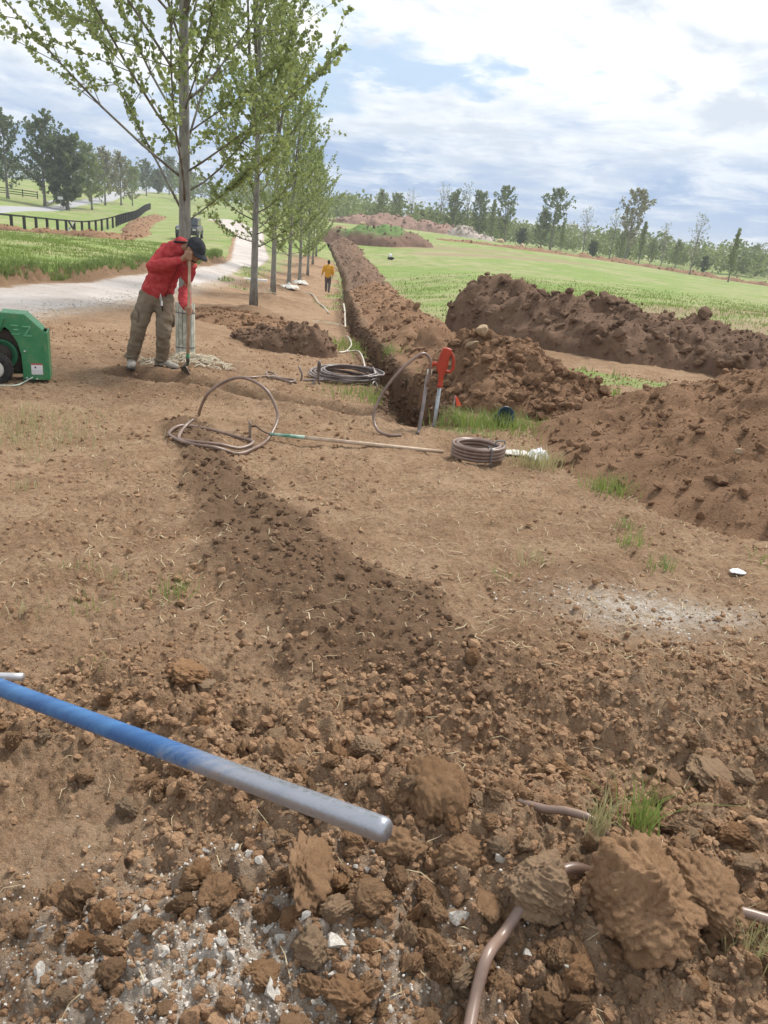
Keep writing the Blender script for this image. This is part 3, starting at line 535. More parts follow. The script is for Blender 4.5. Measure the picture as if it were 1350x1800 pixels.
x,y,c=field(150000,-34,-7.5,15,52,g); h=(.035+.06*g.random(len(x)))*(1+1.0*np.clip(c,-.3,.4)); blades('grass',x,y,h,.012+.0007*y,M_blade[0],g,kind='stuff',label='green meadow grass on the bank left of the driveway',cat='grass')
x,y,c=field(120000,-7,34,9,62,g); h=(.03+.06*g.random(len(x)))*(1+1.4*np.clip(c,-.3,.4)); blades('grass',x,y,h,.010+.0007*y,M_blade[0],g,kind='stuff',label='green field grass right of the trench and behind the heaps',cat='grass')
x,y,c=field(26000,-7,34,9,60,g); h=(.08+.14*g.random(len(x))); ok=c>.08; blades('grass',x[ok],y[ok],h[ok],.012+.0006*y[ok],M_blade[2],g,kind='stuff',label='darker tall weeds in the field grass',cat='weeds')
yy=7+38*g.random(7000)**1.4; xx=drive_l(yy)-.12-np.abs(g.normal(0,.16,7000)); blades('grass',xx,yy,.09+.13*g.random(7000),.012+.0006*yy,M_blade[2],g,.8,kind='stuff',label='long grass fringe drooping over the cut bank of the driveway',cat='grass')
# tall grass fringe behind the long heap
t=g.random(9000); x=1.8+9*t+g.normal(0,.5,9000); y=18.9-5.2*t+g.normal(0,.5,9000)+.7; blades('grass',x,y,.10+.2*g.random(9000)**2,.022,M_blade[0],g,kind='stuff',label='taller green grass fringe along the back of the dark heap',cat='grass')
# straw and root bits
def straws(n,x0,x1,y0,y1,ln,r,seed,dens):
    g=np.random.default_rng(seed); x=g.uniform(x0,x1,n); y=y0+(y1-y0)*g.random(n)**1.3; ok=(np.abs(x)<.2+.6*y)&(g.random(n)<dens(x,y)); x=x[ok];y=y[ok];n=len(x)
    a=g.uniform(0,6.28,n); l=ln*(.4+g.random(n)); z=H(x,y); wd=r*(.7+.6*g.random(n)); dx,dy=np.cos(a)*l/2,np.sin(a)*l/2; k=g.normal(0,.18,n)*l
    px,py=-np.sin(a)*wd,np.cos(a)*wd; up=g.random(n)*l*.25+.004
    A=np.stack([x-dx,y-dy,z+.002],1); B=np.stack([x-np.sin(a)*k,y+np.cos(a)*k,z+.006+up*.6],1); Cc=np.stack([x+dx,y+dy,z+.004+up*g.random(n)],1); W=np.stack([px,py,np.zeros(n)],1)
    V=np.stack([A-W,A+W,B+W,B-W,Cc+W*.6,Cc-W*.6],1).reshape(-1,3); i=np.arange(n)*6; F=np.concatenate([np.stack([i,i+1,i+2],1),np.stack([i,i+2,i+3],1),np.stack([i+3,i+2,i+4],1),np.stack([i+3,i+4,i+5],1)]); return V,F
M_straw=simple('dry_straw',(.34,.27,.16),(.52,.44,.30),20,.8,.2,tex='pos')
V,F=straws(7000,-6,4.5,2.7,11,.055,.0018,3,lambda x,y:(.25+.75*(fbm(x*.9,y*.9,3,97)>-.02))*(x>drive_r(y))*(1-.8*dark_m(x,y))); ob('dry_straw',mesh('dry_straw',V,F),M_straw,kind='stuff',label='dry straw bits scattered over the bare soil',cat='straw')
V,F=straws(260,-1.2,1.6,1.0,3.2,.07,.0011,4,lambda x,y:.8+x*0); ob('root_bits',mesh('root_bits',V,F),M_straw,kind='stuff',label='thin pale roots and stems on the foreground clods',cat='roots')
def tuft(x,y,n,h,mt,label,spread=.06,seed=0,z=None,grp='weed tufts on the bare soil',cat='grass tuft'):
    g=np.random.default_rng(seed); px=g.normal(0,spread,n); py=g.normal(0,spread,n); z0=zat(x,y) if z is None else z; hh=h*(.5+.8*g.random(n)); zz=np.zeros(n) if z is not None else H(x+px,y+py)-z0
    return blades('grass_tuft',px,py,hh,.004+.002*max(0,y-2)*.35,mt,g,.7,z=zz,label=label,cat=cat,group=grp,kind='stuff',loc=(x,y,z0))
TL='sparse green weed tuft growing on the bare brown soil'
for k,(x,y,n_,h_) in enumerate([(-.88,3.03,40,.10),(-1.2,3.15,30,.06),(-1.41,3.2,22,.05),(-1.19,2.86,26,.06),(-1.43,2.75,22,.05),(1.53,3.87,45,.08),(1.43,4.19,50,.09),(.8,3.79,40,.07),(1.51,4.51,30,.08),(-1.0,2.32,14,.03),(-2.15,4.27,30,.06),(.62,3.5,16,.05),(2.2,4.1,24,.07),(-2.4,4.9,26,.06)]):
    tuft(x,y,n_,h_,M_blade[k%3],TL,.05,300+k)
tuft(1.2,5.95,260,.13,M_blade[1],'dry grassy sod lump at the left foot of the large right heap',.12,401,grp=None)
tuft(1.62,5.30,150,.12,M_blade[0],'green and straw tuft on the lower slope of the large right heap',.10,402,grp=None)
tuft(.68,7.32,420,.16,M_blade[0],'bright green grass clump at the foot of the red hydrant',.20,403,grp=None)
tuft(1.2,7.42,300,.13,M_blade[0],'green grass clump right of the blue pot below the heap',.22,404,grp=None)
tuft(-2.85,5.9,300,.10,M_blade[1],'flattened dry grass patch at the left edge below the green machine',.28,405,grp=None)
tuft(-2.6,5.45,300,.08,M_blade[1],'pale dry grass patch in front of the flattened one at the left',.26,406,grp=None)
tuft(.62,1.60,60,.10,M_blade[1],'whitish green grass tuft on the left shoulder of the huge clod',.018,407,zat(.62,1.5)+.12,None)
tuft(.74,1.62,70,.13,M_blade[0],'longer green grass tuft bending over the back of the huge clod',.022,408,zat(.7,1.5)+.11,None)
tuft(.97,1.39,130,.07,M_blade[1],'dry straw tuft at the right edge below the hose',.04,409,grp=None)
tuft(-.45,8.7,160,.10,M_blade[0],'green grass clump in front of the black hose coil',.2,410,grp=None)
tuft(-.05,8.3,260,.13,M_blade[0],'green grass on the left lip of the trench',.2,411,grp=None)
tuft(.85,10.9,200,.16,M_blade[0],'grass tuft hanging on the trench side near the hydrant',.18,412,grp=None)
tuft(-.7,13.6,700,.14,M_blade[0],'green grass patch between the root mound and the trench',.45,413,grp=None)
# ---------------------------------------------------------------- trees
def bark_mat(name,c1,c2):
    m,b=mat(name,.9,.15); t=nd('ShaderNodeTexCoord'); mp=nd('ShaderNodeMapping'); mp.inputs['Scale'].default_value=(1,1,.25); L.new(t.outputs['Object'],mp.inputs[0])
    n=noise(mp.outputs[0],26,7,.7,.4); n2=noise(t.outputs['Object'],5,4,.6); L.new(mix(mrange(n2,.35,.65,0,.6),mix(mrange(n,.35,.65),c1,c2),(.30,.30,.26)),b.inputs['Base Color']); bump(b,n,.7,.01); return m
M_bark=bark_mat('bark',(.15,.143,.128),(.275,.268,.247)); M_twig=bark_mat('twig_bark',(.085,.07,.055),(.15,.125,.10)); M_fbark=bark_mat('far_bark',(.10,.09,.075),(.19,.17,.15))
M_leaf=leaf_mat('maple_leaf',(.20,.255,.105),(.345,.405,.18))
M_lf=[leaf_mat('far_leaf_%d'%i,a,b,.25) for i,(a,b) in enumerate([((.12,.165,.075),(.19,.235,.11)),((.19,.24,.10),(.28,.325,.15)),((.22,.215,.15),(.30,.285,.20)),((.075,.11,.06),(.125,.165,.085))])]
LEAF=np.array([(0,0,0),(-.42,.22,.05),(-.36,.62,.02),(0,1,-.06),(.36,.62,.02),(.42,.22,.05)],float)
def leaves(P,D,S,g,up=.3):
    """one six-cornered leaf face per point, growing roughly along D"""
    n=len(P); d=D+g.normal(0,.7,(n,3))+np.array([0,0,up-.3]); d/=np.linalg.norm(d,axis=1)[:,None]+1e-9; s=np.cross(d,g.normal(0,1,(n,3))); s/=np.linalg.norm(s,axis=1)[:,None]+1e-9; u=np.cross(d,s)
    V=P[:,None]+S[:,None,None]*(LEAF[None,:,0:1]*s[:,None]+LEAF[None,:,1:2]*d[:,None]+LEAF[None,:,2:3]*u[:,None]); i=np.arange(n)*6
    return V.reshape(-1,3),i[:,None]+np.arange(6)[None]
def gen_tree(seed,Ht,r0,cb,nl,ll,ang,leafS,tuft_n,spacing,lf_start=.25,twigs=7,shape='oval',wob=.05,curve=.55,twl=.42,leaders=0,lean=0,bias=0):
    g=np.random.default_rng(seed); n=14; tz=np.linspace(0,1,n); T=np.stack([np.cumsum(g.normal(0,wob,n))*.35*tz+lean*tz**1.5,np.cumsum(g.normal(0,wob,n))*.35*tz,tz*Ht],1); T[0,:2]=0
    R=np.maximum(r0*(1-.9*tz**.9),.012); R[0]*=1.25; trunk=tube(T,R,10)
    limbs=[]; LP=[];LD=[]
    def put(pts,a0):
        seg=np.diff(pts,axis=0); ln=np.linalg.norm(seg,axis=1); cum=np.concatenate([[0],np.cumsum(ln)]); tot=cum[-1]; q=a0*tot
        while q<tot:
            k=min(np.searchsorted(cum,q)-1,len(seg)-1); k=max(k,0); p=pts[k]+seg[k]*((q-cum[k])/(ln[k]+1e-9)); d=seg[k]/(ln[k]+1e-9)
            for _ in range(tuft_n): LP.append(p+g.normal(0,leafS*.35,3)); LD.append(d*.6+g.normal(0,.5,3))
            q+=spacing*g.uniform(.5,1.5)
        for _ in range(tuft_n): LP.append(pts[-1]+g.normal(0,leafS*.3,3)); LD.append(seg[-1]/(ln[-1]+1e-9))
    for k in range(nl):
        t=cb+(0.97-cb)*((k+.5*g.random())/nl); z=t*Ht; fr=(t-cb)/(1-cb); b0=np.array([np.interp(t,tz,T[:,0]),np.interp(t,tz,T[:,1]),z])
        prof={'oval':(1-fr)**.6*(.75+.5*min(fr*3,1)),'cone':(1-fr)**.8,'vase':.6+.5*fr-.5*fr**4,'round':math.sqrt(max(.05,1-(2*fr-.85)**2))}[shape]
        l=ll*prof*g.uniform(.75,1.2); a=k*2.39996+g.normal(0,.3); l*=1-bias*math.cos(a); th=rad(ang[0]+(ang[1]-ang[0])*fr+g.normal(0,6)); m=9; pts=[b0]; 
        for s in range(m):
            th=th*(1-curve*.10)+g.normal(0,.05); a+=g.normal(0,.06); pts.append(pts[-1]+l/m*np.array([math.sin(th)*math.cos(a),math.sin(th)*math.sin(a),math.cos(th)]))
        pts=np.array(pts); rl=max(.007,r0*(.20-.11*fr)*min(1,l/ll+.2)); mb=MB(); mb.tube(pts,np.linspace(rl,rl*.2,len(pts)),5); put(pts,max(lf_start,.3))
        for q in range(twigs):
            f=.22+.75*(q+g.random())/twigs; kk=int(f*m); p0=pts[kk]; dr=pts[min(kk+1,m)]-pts[kk-1 if kk else 0]; dr/=np.linalg.norm(dr)+1e-9
            d=dr+g.normal(0,.55,3)+np.array([0,0,.25]); d/=np.linalg.norm(d); tl=l*twl*(1-.55*f)*g.uniform(.6,1.3); d2=d+np.array([0,0,.35])+g.normal(0,.2,3); d2/=np.linalg.norm(d2)
            tp=np.array([p0,p0+d*tl*.5,p0+d*tl*.5+d2*tl*.5]); mb.tube(tp,[rl*.35,rl*.25,rl*.1],3,False); put(tp,lf_start)
        limbs.append(mb)
    for k in range(leaders):
        z=Ht*(.42+.12*k); a=g.uniform(0,6.28); b0=np.array([np.interp(z/Ht,tz,T[:,0]),np.interp(z/Ht,tz,T[:,1]),z]); pts=np.array([b0+np.array([math.cos(a),math.sin(a),0])*.30*(1-math.exp(-q*2.5))+np.array([0,0,q*Ht*.4]) for q in np.linspace(0,1,8)])
        mb=MB(); mb.tube(pts,np.linspace(r0*.5,.012,8),7); put(pts,.4); limbs.append(mb)
    LP=np.array(LP);LD=np.array(LD); return trunk,limbs,leaves(LP,LD,leafS*g.uniform(.6,1.25,len(LP)),g)
def copytree(o,**k):
    c=o.copy(); COL.objects.link(c)
    for ch in o.children:
        d=ch.copy(); COL.objects.link(d); d.parent=c
    for a,b in k.items(): c[a]=b
    return c
def build_tree(name,label,td,mb_,ml,loc,split=True,group=None,cat='tree',rz=0,sc_=1,mtw=None):
    t,limbs,(lv,lf)=td; root=thing(name,label,cat,loc,(0,0,rz),group); root.scale=(sc_,)*3
    ob('trunk',pymesh('trunk',*t,True),mb_,root)
    if split:
        for b in limbs: b.ob('branch',mtw or mb_,root,True)
    else:
        a=MB()
        for b in limbs: a.add(b.v,b.f)
        a.ob('branches',mtw or mb_,root,True)
    ob('crown',mesh('crown',lv,lf,False),ml,root,kind='stuff'); return root
ROW=['near slim tree with pale wrapped trunk beside the bending person in red','second tree of the row with pale bare lower trunk','third tree of the row counted from the person in red','fourth tree of the row with white burlap at its foot','fifth tree of the row with white burlap at its foot','sixth tree of the row near the person in yellow','seventh tree of the row almost hidden by nearer trunks','farthest tree at the end of the row']
A=gen_tree(11,8.6,.086,.18,58,4.0,(56,14),.050,6,.085,.15,13,'oval',.03,.30,.42,2,0,.42)
B=gen_tree(12,8.0,.085,.15,50,2.05,(78,16),.054,6,.13,.12,10,'oval',.03,.6,.40,2)
C3=gen_tree(14,7.8,.085,.15,44,2.2,(78,16),.068,5,.15,.12,8,'oval',.03,.6,.40,2)
prev={}
for k,(x,y) in enumerate(TREES):
    z=zat(x,y)-.05
    if k in (0,1,2): o=build_tree('row_tree',ROW[k],(A,B,C3)[k],M_bark,M_leaf,(x,y,z),k<2,'row of young trees along the driveway',rz=(0,.4,1.0)[k],mtw=M_twig); prev[k]=o
    else:
        o=copytree(prev[1 if k%2 else 2],label=ROW[k]); o.location=(x,y,z); o.rotation_euler=(0,0,k*1.3); o.scale=(1+.04*math.sin(k*2),)*3
# wrapped base of the near tree: pale slats bound round the trunk
gd=thing('trunk_guard','pale slatted guard wrapped round the near tree trunk','trunk guard',(TREES[0][0],TREES[0][1],zat(*TREES[0])-.02))
M_guard=simple('weathered_slat',(.36,.38,.31),(.62,.62,.55),14,.85,.2,0,.4,30,.01)
for k in range(14):
    a=2*math.pi*k/14; MB().box((math.cos(a)*.108,math.sin(a)*.108,.34+.02*math.sin(k*5)),(.012,.043,.66),a).ob('slat',M_guard,gd,bevel=.003)
for z in (.15,.56): MB().lathe([(.115,z),(.119,z),(.119,z+.012),(.115,z+.012)],n=24).ob('wire_band',simple('wire',(.2,.2,.2),None,1,.5,.5,.8),gd)
# far trees
V_=[gen_tree(501,10,.22,.16,26,4.2,(66,24),.36,3,.5,.12,8,'round',.10,.3,.5),gen_tree(502,10.5,.20,.12,28,3.8,(64,20),.34,3,.5,.15,8,'round',.16,.4,.5),gen_tree(503,10,.16,.22,22,3.3,(50,28),.26,1,.75,.55,7,'vase',.15,.3,.5,2),
 gen_tree(504,12,.22,.22,22,3.9,(62,25),.38,4,.62,.45,7,'round',.25,.3,.5,1,1.2),gen_tree(505,7,.2,.10,28,2.9,(75,30),.48,4,.45,.05,7,'round',.05,.3,.5),gen_tree(506,9,.14,.3,16,2.2,(75,45),.12,1,1.2,.7,4,'cone',.05,-.2,.4),gen_tree(507,11,.16,.14,30,2.2,(45,12),.36,3,.55,.1,5,'oval',.05,.5,.4)]
protos={}
def far_tree(v,ml,label,x,y,s,rz,grp,sx=1):
    z=float(H(np.array([x*1.]),np.array([y*1.]),False,False)[0])-.1
    if (v,ml) not in protos: o=build_tree('far_tree',label,V_[v],M_fbark,M_lf[ml],(x,y,z),False,grp); protos[(v,ml)]=o
    else: o=copytree(protos[(v,ml)],label=label,group=grp)
    o.location=(x,y,z); o.rotation_euler=(0,0,rz); o.scale=(s*sx,s*sx,s); return o
def at_px(px,D): # azimuth of a photo column on the skyline
    a=math.atan((px-675)/1350*.94+.02); return D*math.sin(a),D*math.cos(a)
G1='trees along the far right field edge'
RT=[(596,175,0,1,.75,'pale green bushy tree at the left end of the far treeline'),(622,182,1,1,.75,'narrow light green tree second from the left in the far treeline'),(648,185,2,2,.85,'thin brownish half bare tree left of the far clay piles'),(668,190,4,0,.8,'low dark round tree behind the clay piles'),(700,185,2,2,1.05,'tall half bare brownish tree above the long clay pile'),(722,178,0,0,.95,'dark green tree right of the half bare tree over the clay'),(745,182,2,0,1.1,'tall open crowned tree above the second clay pile'),
(768,176,1,0,1.0,'upright dark tree just left of the tallest leafy tree'),(790,172,6,1,.85,'light green poplar like tree in front of the tall dark ones'),(815,176,3,0,1.05,'tall leafy tree with clumped crown right of the rubble pile'),(845,178,4,3,.62,'low dark bush tree right of the tall clumped tree'),(880,170,0,0,.8,'broad leafy tree under the leaning tall crown'),(897,172,3,0,1.12,'tall leaning tree with a tufted top in the middle of the treeline'),(915,168,6,1,.6,'small pale green tree right of the tufted tall tree'),
(955,176,2,2,.95,'round bare branched tree with pale twigs'),(972,168,4,3,.55,'dark evergreen bush below the bare branched tree'),(1003,174,2,1,.95,'thin yellow green tree left of the tallest leaning bare tree'),(1020,172,1,1,.6,'short bright tree at the foot of the leaning bare tree'),(1030,168,3,2,1.25,'tallest leaning half bare tree of the right treeline'),(1055,172,6,1,.85,'slender tree right of the tallest leaning tree'),(1075,178,0,1,.55,'small green tree between two bare ones'),(1095,176,2,2,.85,'bare fan shaped tree past the slender one'),
(1120,180,0,1,.6,'small round green tree left of the forked bare tree'),(1148,150,2,2,1.0,'forked bare tree standing in front of the right treeline'),(1172,180,4,3,.6,'dark low tree behind the forked bare tree'),(1218,140,6,1,.85,'lone upright poplar like tree standing in the right field'),(1255,230,0,1,.75,'pale tree far behind the lone poplar'),(1285,235,4,0,.8,'low green tree left of the dark evergreen pair'),(1303,190,4,3,.72,'very dark evergreen at the right behind the bare sapling'),(1318,135,5,2,.95,'bare leafless sapling near the right edge of the field'),(1345,220,0,1,.8,'green tree at the right edge of the skyline')]
for k,(px,D,v,ml,s,lb) in enumerate(RT): x,y=at_px(px,D); far_tree(v,ml,lb,x,y,s*(.86 if v!=4 else .75),k*1.7,G1)
G2='trees beyond the road on the left'
LT=[(-60,165,0,3,1.3,'dark tree cut by the left edge'),(5,160,0,3,1.35,'large dark green tree at the far left beyond the road'),(45,158,4,3,1.6,'dark green tree beside the large one at the far left'),(85,190,1,0,1.05,'tall lighter green tree right of the dark pair'),(88,165,0,1,.85,'olive tree with visible trunk beside the guardrail'),(112,185,0,2,1.0,'brownish olive tree standing on the left slope'),(140,200,0,2,1.0,'second brownish tree on the left slope'),(160,210,1,1,.8,'thin tree at the foot of the left hill'),(185,260,0,3,.9,'dark tree on the left hill crest'),(205,290,4,3,1.0,'dark bushy tree right of the hill crest'),(225,300,1,3,1.1,'pointed dark tree far behind the fence corner'),(245,320,0,0,1.0,'green tree far behind where the road bends'),(262,330,4,0,1.2,'low tree mass at the far road bend')]
for k,(px,D,v,ml,s,lb) in enumerate(LT): x,y=at_px(px,D); far_tree(v,ml,lb,x,y,s*1.0,k*2.1,G2)
# woodland masses on the skyline
def wood(name,label,a0,a1,d0,d1,n,h0,h1,ml,seed):
    g=np.random.default_rng(seed); P=[];S=[]
    for k in range(n):
        a=rad(g.uniform(a0,a1)); D=g.uniform(d0,d1); x,y=D*math.sin(a),D*math.cos(a); z=float(H(np.array([x]),np.array([y]),False,False)[0]); hh=g.uniform(h0,h1); rr_=hh*g.uniform(.3,.5); m=90
        u=g.normal(0,1,(m,3)); u/=np.linalg.norm(u,axis=1)[:,None]; u*=(g.random(m)**.35)[:,None]; P.append(np.array([x,y,z+hh*.55])+u*np.array([rr_,rr_,hh*.5])); S.append(np.full(m,hh*.11))
    P=np.vstack(P); S=np.concatenate(S); v,f=leaves(P,g.normal(0,1,P.shape),S*g.uniform(.6,1.4,len(S)),g); ob(name,mesh(name,v,f,False),ml,kind='stuff',label=label,cat='woodland')
wood('woodland','hazy mixed woodland behind the right field trees',-6,34,176,240,300,3.6,6.2,M_lf[1],81)
wood('woodland','darker woodland patches behind the right field trees',-6,36,185,280,170,4,7.2,M_lf[0],82)
wood('woodland','brownish budding woods on the far right skyline',4,38,300,420,60,5,9,M_lf[2],84)
wood('woodland','dark woodland on the left hill skyline',-40,-9,330,430,90,6,11,M_lf[3],83)
wood('woodland','green woodland behind the row of trees',-16,-3,240,330,50,5,9,M_lf[0],85)
# ---------------------------------------------------------------- black post fence on the left
M_black=simple('black_stained_wood',(.018,.018,.018),(.04,.04,.038),6,.8,.2,tex='pos')
M_greyw=simple('grey_wood',(.24,.23,.21),(.36,.35,.32),6,.85,.2)
FP=[(-33.4,54),(-34.3,69),(-35,80.7),(-36.2,93.2),(-37.4,103.7),(-47.2,142),(-62,196)]
def along(P,step):
    out=[]; c=0; nxt=0
    for (ax,ay),(bx,by) in zip(P[:-1],P[1:]):
        l=math.hypot(bx-ax,by-ay)
        while nxt<=c+l: t=(nxt-c)/l; out.append((ax+(bx-ax)*t,ay+(by-ay)*t)); nxt+=step
        c+=l
    return out
def zs(x,y): return float(H(np.array([x*1.]),np.array([y*1.]),False,False)[0])
def fence(label,P,step,hp,wp,rails,mt,thin):
    f=thing('post_fence',label,'fence',(P[0][0],P[0][1],zs(*P[0]))); O=np.array(f.location); Q=along(P,step); Q3=[np.array([x,y,zs(x,y)]) for x,y in Q]
    for p in Q3: MB().box(p-O+np.array([0,0,hp/2-.1]),(wp,wp,hp+.2)).ob('post',mt,f)
    for rz,th in rails:
        for a,b in zip(Q3[:-1],Q3[1:]):
            d=b-a; l=np.linalg.norm(d[:2]); rzz=math.atan2(d[1],d[0]); M=np.array([[math.cos(rzz),math.sin(rzz),0],[-math.sin(rzz),math.cos(rzz),0],[0,0,1]]); v=[]
            mb=MB(); x0=[]; 
            for e,p in ((0,a),(1,b)):
                nn=np.array([-d[1],d[0],0])/l
                for s in (-thin/2,thin/2):
                    for hh in (rz,rz+th): v.append(p-O+nn*(s+wp/2+thin/2)+np.array([0,0,hh]))
            mb.add(v,[(0,1,3,2),(4,6,7,5),(0,4,5,1),(2,3,7,6),(0,2,6,4),(1,5,7,3)]).ob('rail',mt,f)
    return f,Q3
fo,Q3=fence('black post fence following the dip of the left meadow',FP,2.7,1.3,.20,[(1.15,.15)],M_black,.05)
O=np.array(fo.location); p=Q3[11]-O; q=Q3[12]-O
MB().tube([p+np.array([0,0,.05]),q+np.array([0,0,1.15])],.09,6).ob('brace',M_greyw,fo); MB().tube([p+np.array([.2,.2,1.15]),q+np.array([.2,-.2,.05])],.09,6).ob('brace',M_black,fo)
fence('dark far fence on the slope beyond the road',[(-92,318),(-86,330),(-78,338),(-66,345)],4,1.4,.3,[(1.1,.2)],M_black,.08)
fence('dark fence at the foot of the big trees at far left',[(-88,150),(-80,156),(-72,160)],2.6,1.4,.14,[(1.15,.14),(.7,.14),(.3,.14)],M_black,.05)
# guardrail and road sign
gr=thing('guardrail','pale steel guardrail on the far side of the road','guardrail',(-66,150,zs(-66,150))); O=np.array(gr.location); M_galv=simple('galvanised',(.45,.46,.47),(.58,.59,.60),9,.45,.5,.7)
GQ=[np.array([x,y,zs(x,y)]) for x,y in along([(-64.9,146),(-69,160),(-73.5,180)],3.0)]
for p in GQ: MB().box(p-O+np.array([0,0,.3]),(.16,.2,.9)).ob('post',M_greyw,gr)
MB().tube([p-O+np.array([.2,0,.62]) for p in GQ],.20,6).ob('rail',M_galv,gr)
sg=thing('road_sign','small grey sign on a thin post beside the road','sign',(-57.2,134,zs(-57.2,134))); MB().tube([(0,0,-.2),(0,0,2.3)],.05,6).ob('post',M_greyw,sg); MB().box((0,-.08,2.2),(.9,.04,.45)).ob('plate',M_galv,sg,bevel=.02)
# ---------------------------------------------------------------- parked dark vehicle behind the leaves
cx0,cy0=-18.75,69.8; car=thing('parked_car','dark parked car half hidden by leaves beyond the driveway','car',(cx0,cy0,zs(cx0,cy0)),(0,0,rad(98)))
M_dkp=simple('dark_paint',(.015,.017,.022),(.025,.027,.03),3,.25,.6); M_glass=simple('car_glass',(.03,.04,.05),None,1,.08,.6); M_tyre=simple('tyre_rubber',(.02,.02,.021),(.045,.042,.04),30,.85,.2,0,.3,60,.004)
MB().prism([(-2.3,.35),(-2.3,.95),(-1.5,1.05),(-.9,1.1),(1.9,1.1),(2.3,.95),(2.35,.4)],-.9,.9).ob('body',M_dkp,car,bevel=.06)
MB().prism([(-1.0,1.1),(-.45,1.72),(1.5,1.74),(2.0,1.1)],-.78,.78).ob('cabin',M_dkp,car,bevel=.08)
for s in (-1,1):
    MB().prism([(-.75,1.14),(-.38,1.62),(.4,1.64),(.4,1.14)],s*.783-.006,s*.783+.006).ob('side_window',M_glass,car); MB().prism([(.5,1.14),(.5,1.64),(1.42,1.64),(1.75,1.14)],s*.783-.006,s*.783+.006).ob('side_window',M_glass,car)
    for x in (-1.45,1.45):
        wh=MB().lathe([(.2,-.1),(.36,-.1),(.38,-.05),(.38,.05),(.36,.1),(.2,.1)],(x,s*.85,.38),20,'y').ob('wheel',M_tyre,car,True); MB().lathe([(.01,-.105),(.2,-.105),(.2,.105),(.01,.105)],(x,s*.85,.38),14,'y').ob('rim',M_galv,wh)
    MB().box((-2.31,s*.65,.8),(.05,.3,.16)).ob('headlight',M_galv,car,bevel=.02); MB().box((2.34,s*.7,.85),(.05,.2,.25)).ob('tail_light',simple('red_lens',(.3,.02,.02)),car,bevel=.02)
MB().add([(-.99,-.7,1.13),(-.99,.7,1.13),(-.5,.66,1.68),(-.5,-.66,1.68)],[(0,1,2,3)]).ob('windscreen',M_glass,car)
def dusty(name,c1,c2):
    m,b=mat(name,.4,.5); v=objc(); t=nd('ShaderNodeTexCoord'); n=noise(v,5,7,.7); n2=noise(v,45,6,.75); c=mix(mrange(n,.35,.65),c1,c2)
    c=mix(mrange(mth('ADD',mth('MULTIPLY',n,.6),mth('MULTIPLY',n2,.4)),.48,.64,0,.45),c,(.22,.16,.11)); c=mix(mrange(n2,.66,.72,0,.8),c,(.30,.27,.22)); L.new(c,b.inputs['Base Color']); L.new(mrange(n2,.3,.7,.3,.65),b.inputs['Roughness']); bump(b,n2,.12,.003); return m
# ---------------------------------------------------------------- green trencher on the left
M_green=dusty('green_paint',(.026,.19,.075),(.042,.24,.10)); M_green2=simple('dark_green_paint',(.012,.09,.04),(.02,.12,.05),4,.5,.4)
M_grease=simple('greasy_metal',(.025,.020,.017),(.06,.045,.035),6,.7,.3,0,.4,30,.01); M_rim=simple('dusty_white_rim',(.42,.42,.38),(.58,.57,.52),6,.6,.3); M_bolt=simple('zinc_bolt',(.6,.62,.58),None,1,.4,.5,.8)
M_raised=simple('highlight_green_paint',(.10,.34,.18),(.16,.42,.24),9,.4,.5)  # lighter green paints the highlights on the raised letters
gx0,gy0=-3.84,7.48; gz0=zat(gx0,gy0)-.005
TM=thing('trencher','green walk behind trencher with EZ pressed into its shroud','machine',(gx0,gy0,gz0),(0,0,rad(20)))
# local x to the right, y away, z up; right lower corner of shroud at x=.40
sh=[(-.01,.665),(.205,.655),(.36,.505),(.40,.49),(.40,.02),(.15,.015),(.155,.12),(.15,.27),(.125,.38),(.06,.50),(.02,.53),(-.01,.50)]
SH=MB().prism(sh,0,.012).ob('shroud',M_green,TM,bevel=.004)
MB().add([(-.01,.01,.667),(.205,.01,.657),(.205,.30,.657),(-.01,.30,.667),(-.01,.01,.655),(.205,.01,.645),(.205,.30,.645),(-.01,.30,.655)],[(0,1,2,3),(7,6,5,4),(0,4,5,1),(2,6,7,3),(1,5,6,2),(0,3,7,4)]).ob('top_plate',M_green,TM)
MB().add([(.205,.012,.657),(.362,.012,.506),(.362,.30,.506),(.205,.30,.657),(.196,.012,.65),(.353,.012,.499),(.353,.30,.499),(.196,.30,.65)],[(0,1,2,3),(7,6,5,4),(0,4,5,1),(2,6,7,3),(1,5,6,2),(0,3,7,4)]).ob('sloped_plate',M_green,TM)
MB().box((.394,.156,.255),(.012,.288,.47)).ob('side_plate',M_green,TM,bevel=.003); MB().box((.38,-.001,.255),(.036,.006,.46)).ob('side_flange',M_green,TM,bevel=.002)
MB().prism([(-.01,.655),(.20,.645),(.355,.495),(.395,.48),(.395,.02),(-.01,.02)],.295,.306).ob('back_plate',M_green2,TM)
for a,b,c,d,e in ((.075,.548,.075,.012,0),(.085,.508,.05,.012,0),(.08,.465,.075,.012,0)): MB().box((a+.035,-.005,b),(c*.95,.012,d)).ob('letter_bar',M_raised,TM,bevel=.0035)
MB().box((.215,-.005,.540),(.075,.012,.012)).box((.222,-.005,.452),(.08,.012,.012)).prism([(.243,.535),(.255,.531),(.203,.455),(.190,.459)],-.011,-.001).ob('letter_z',M_raised,TM,bevel=.002)
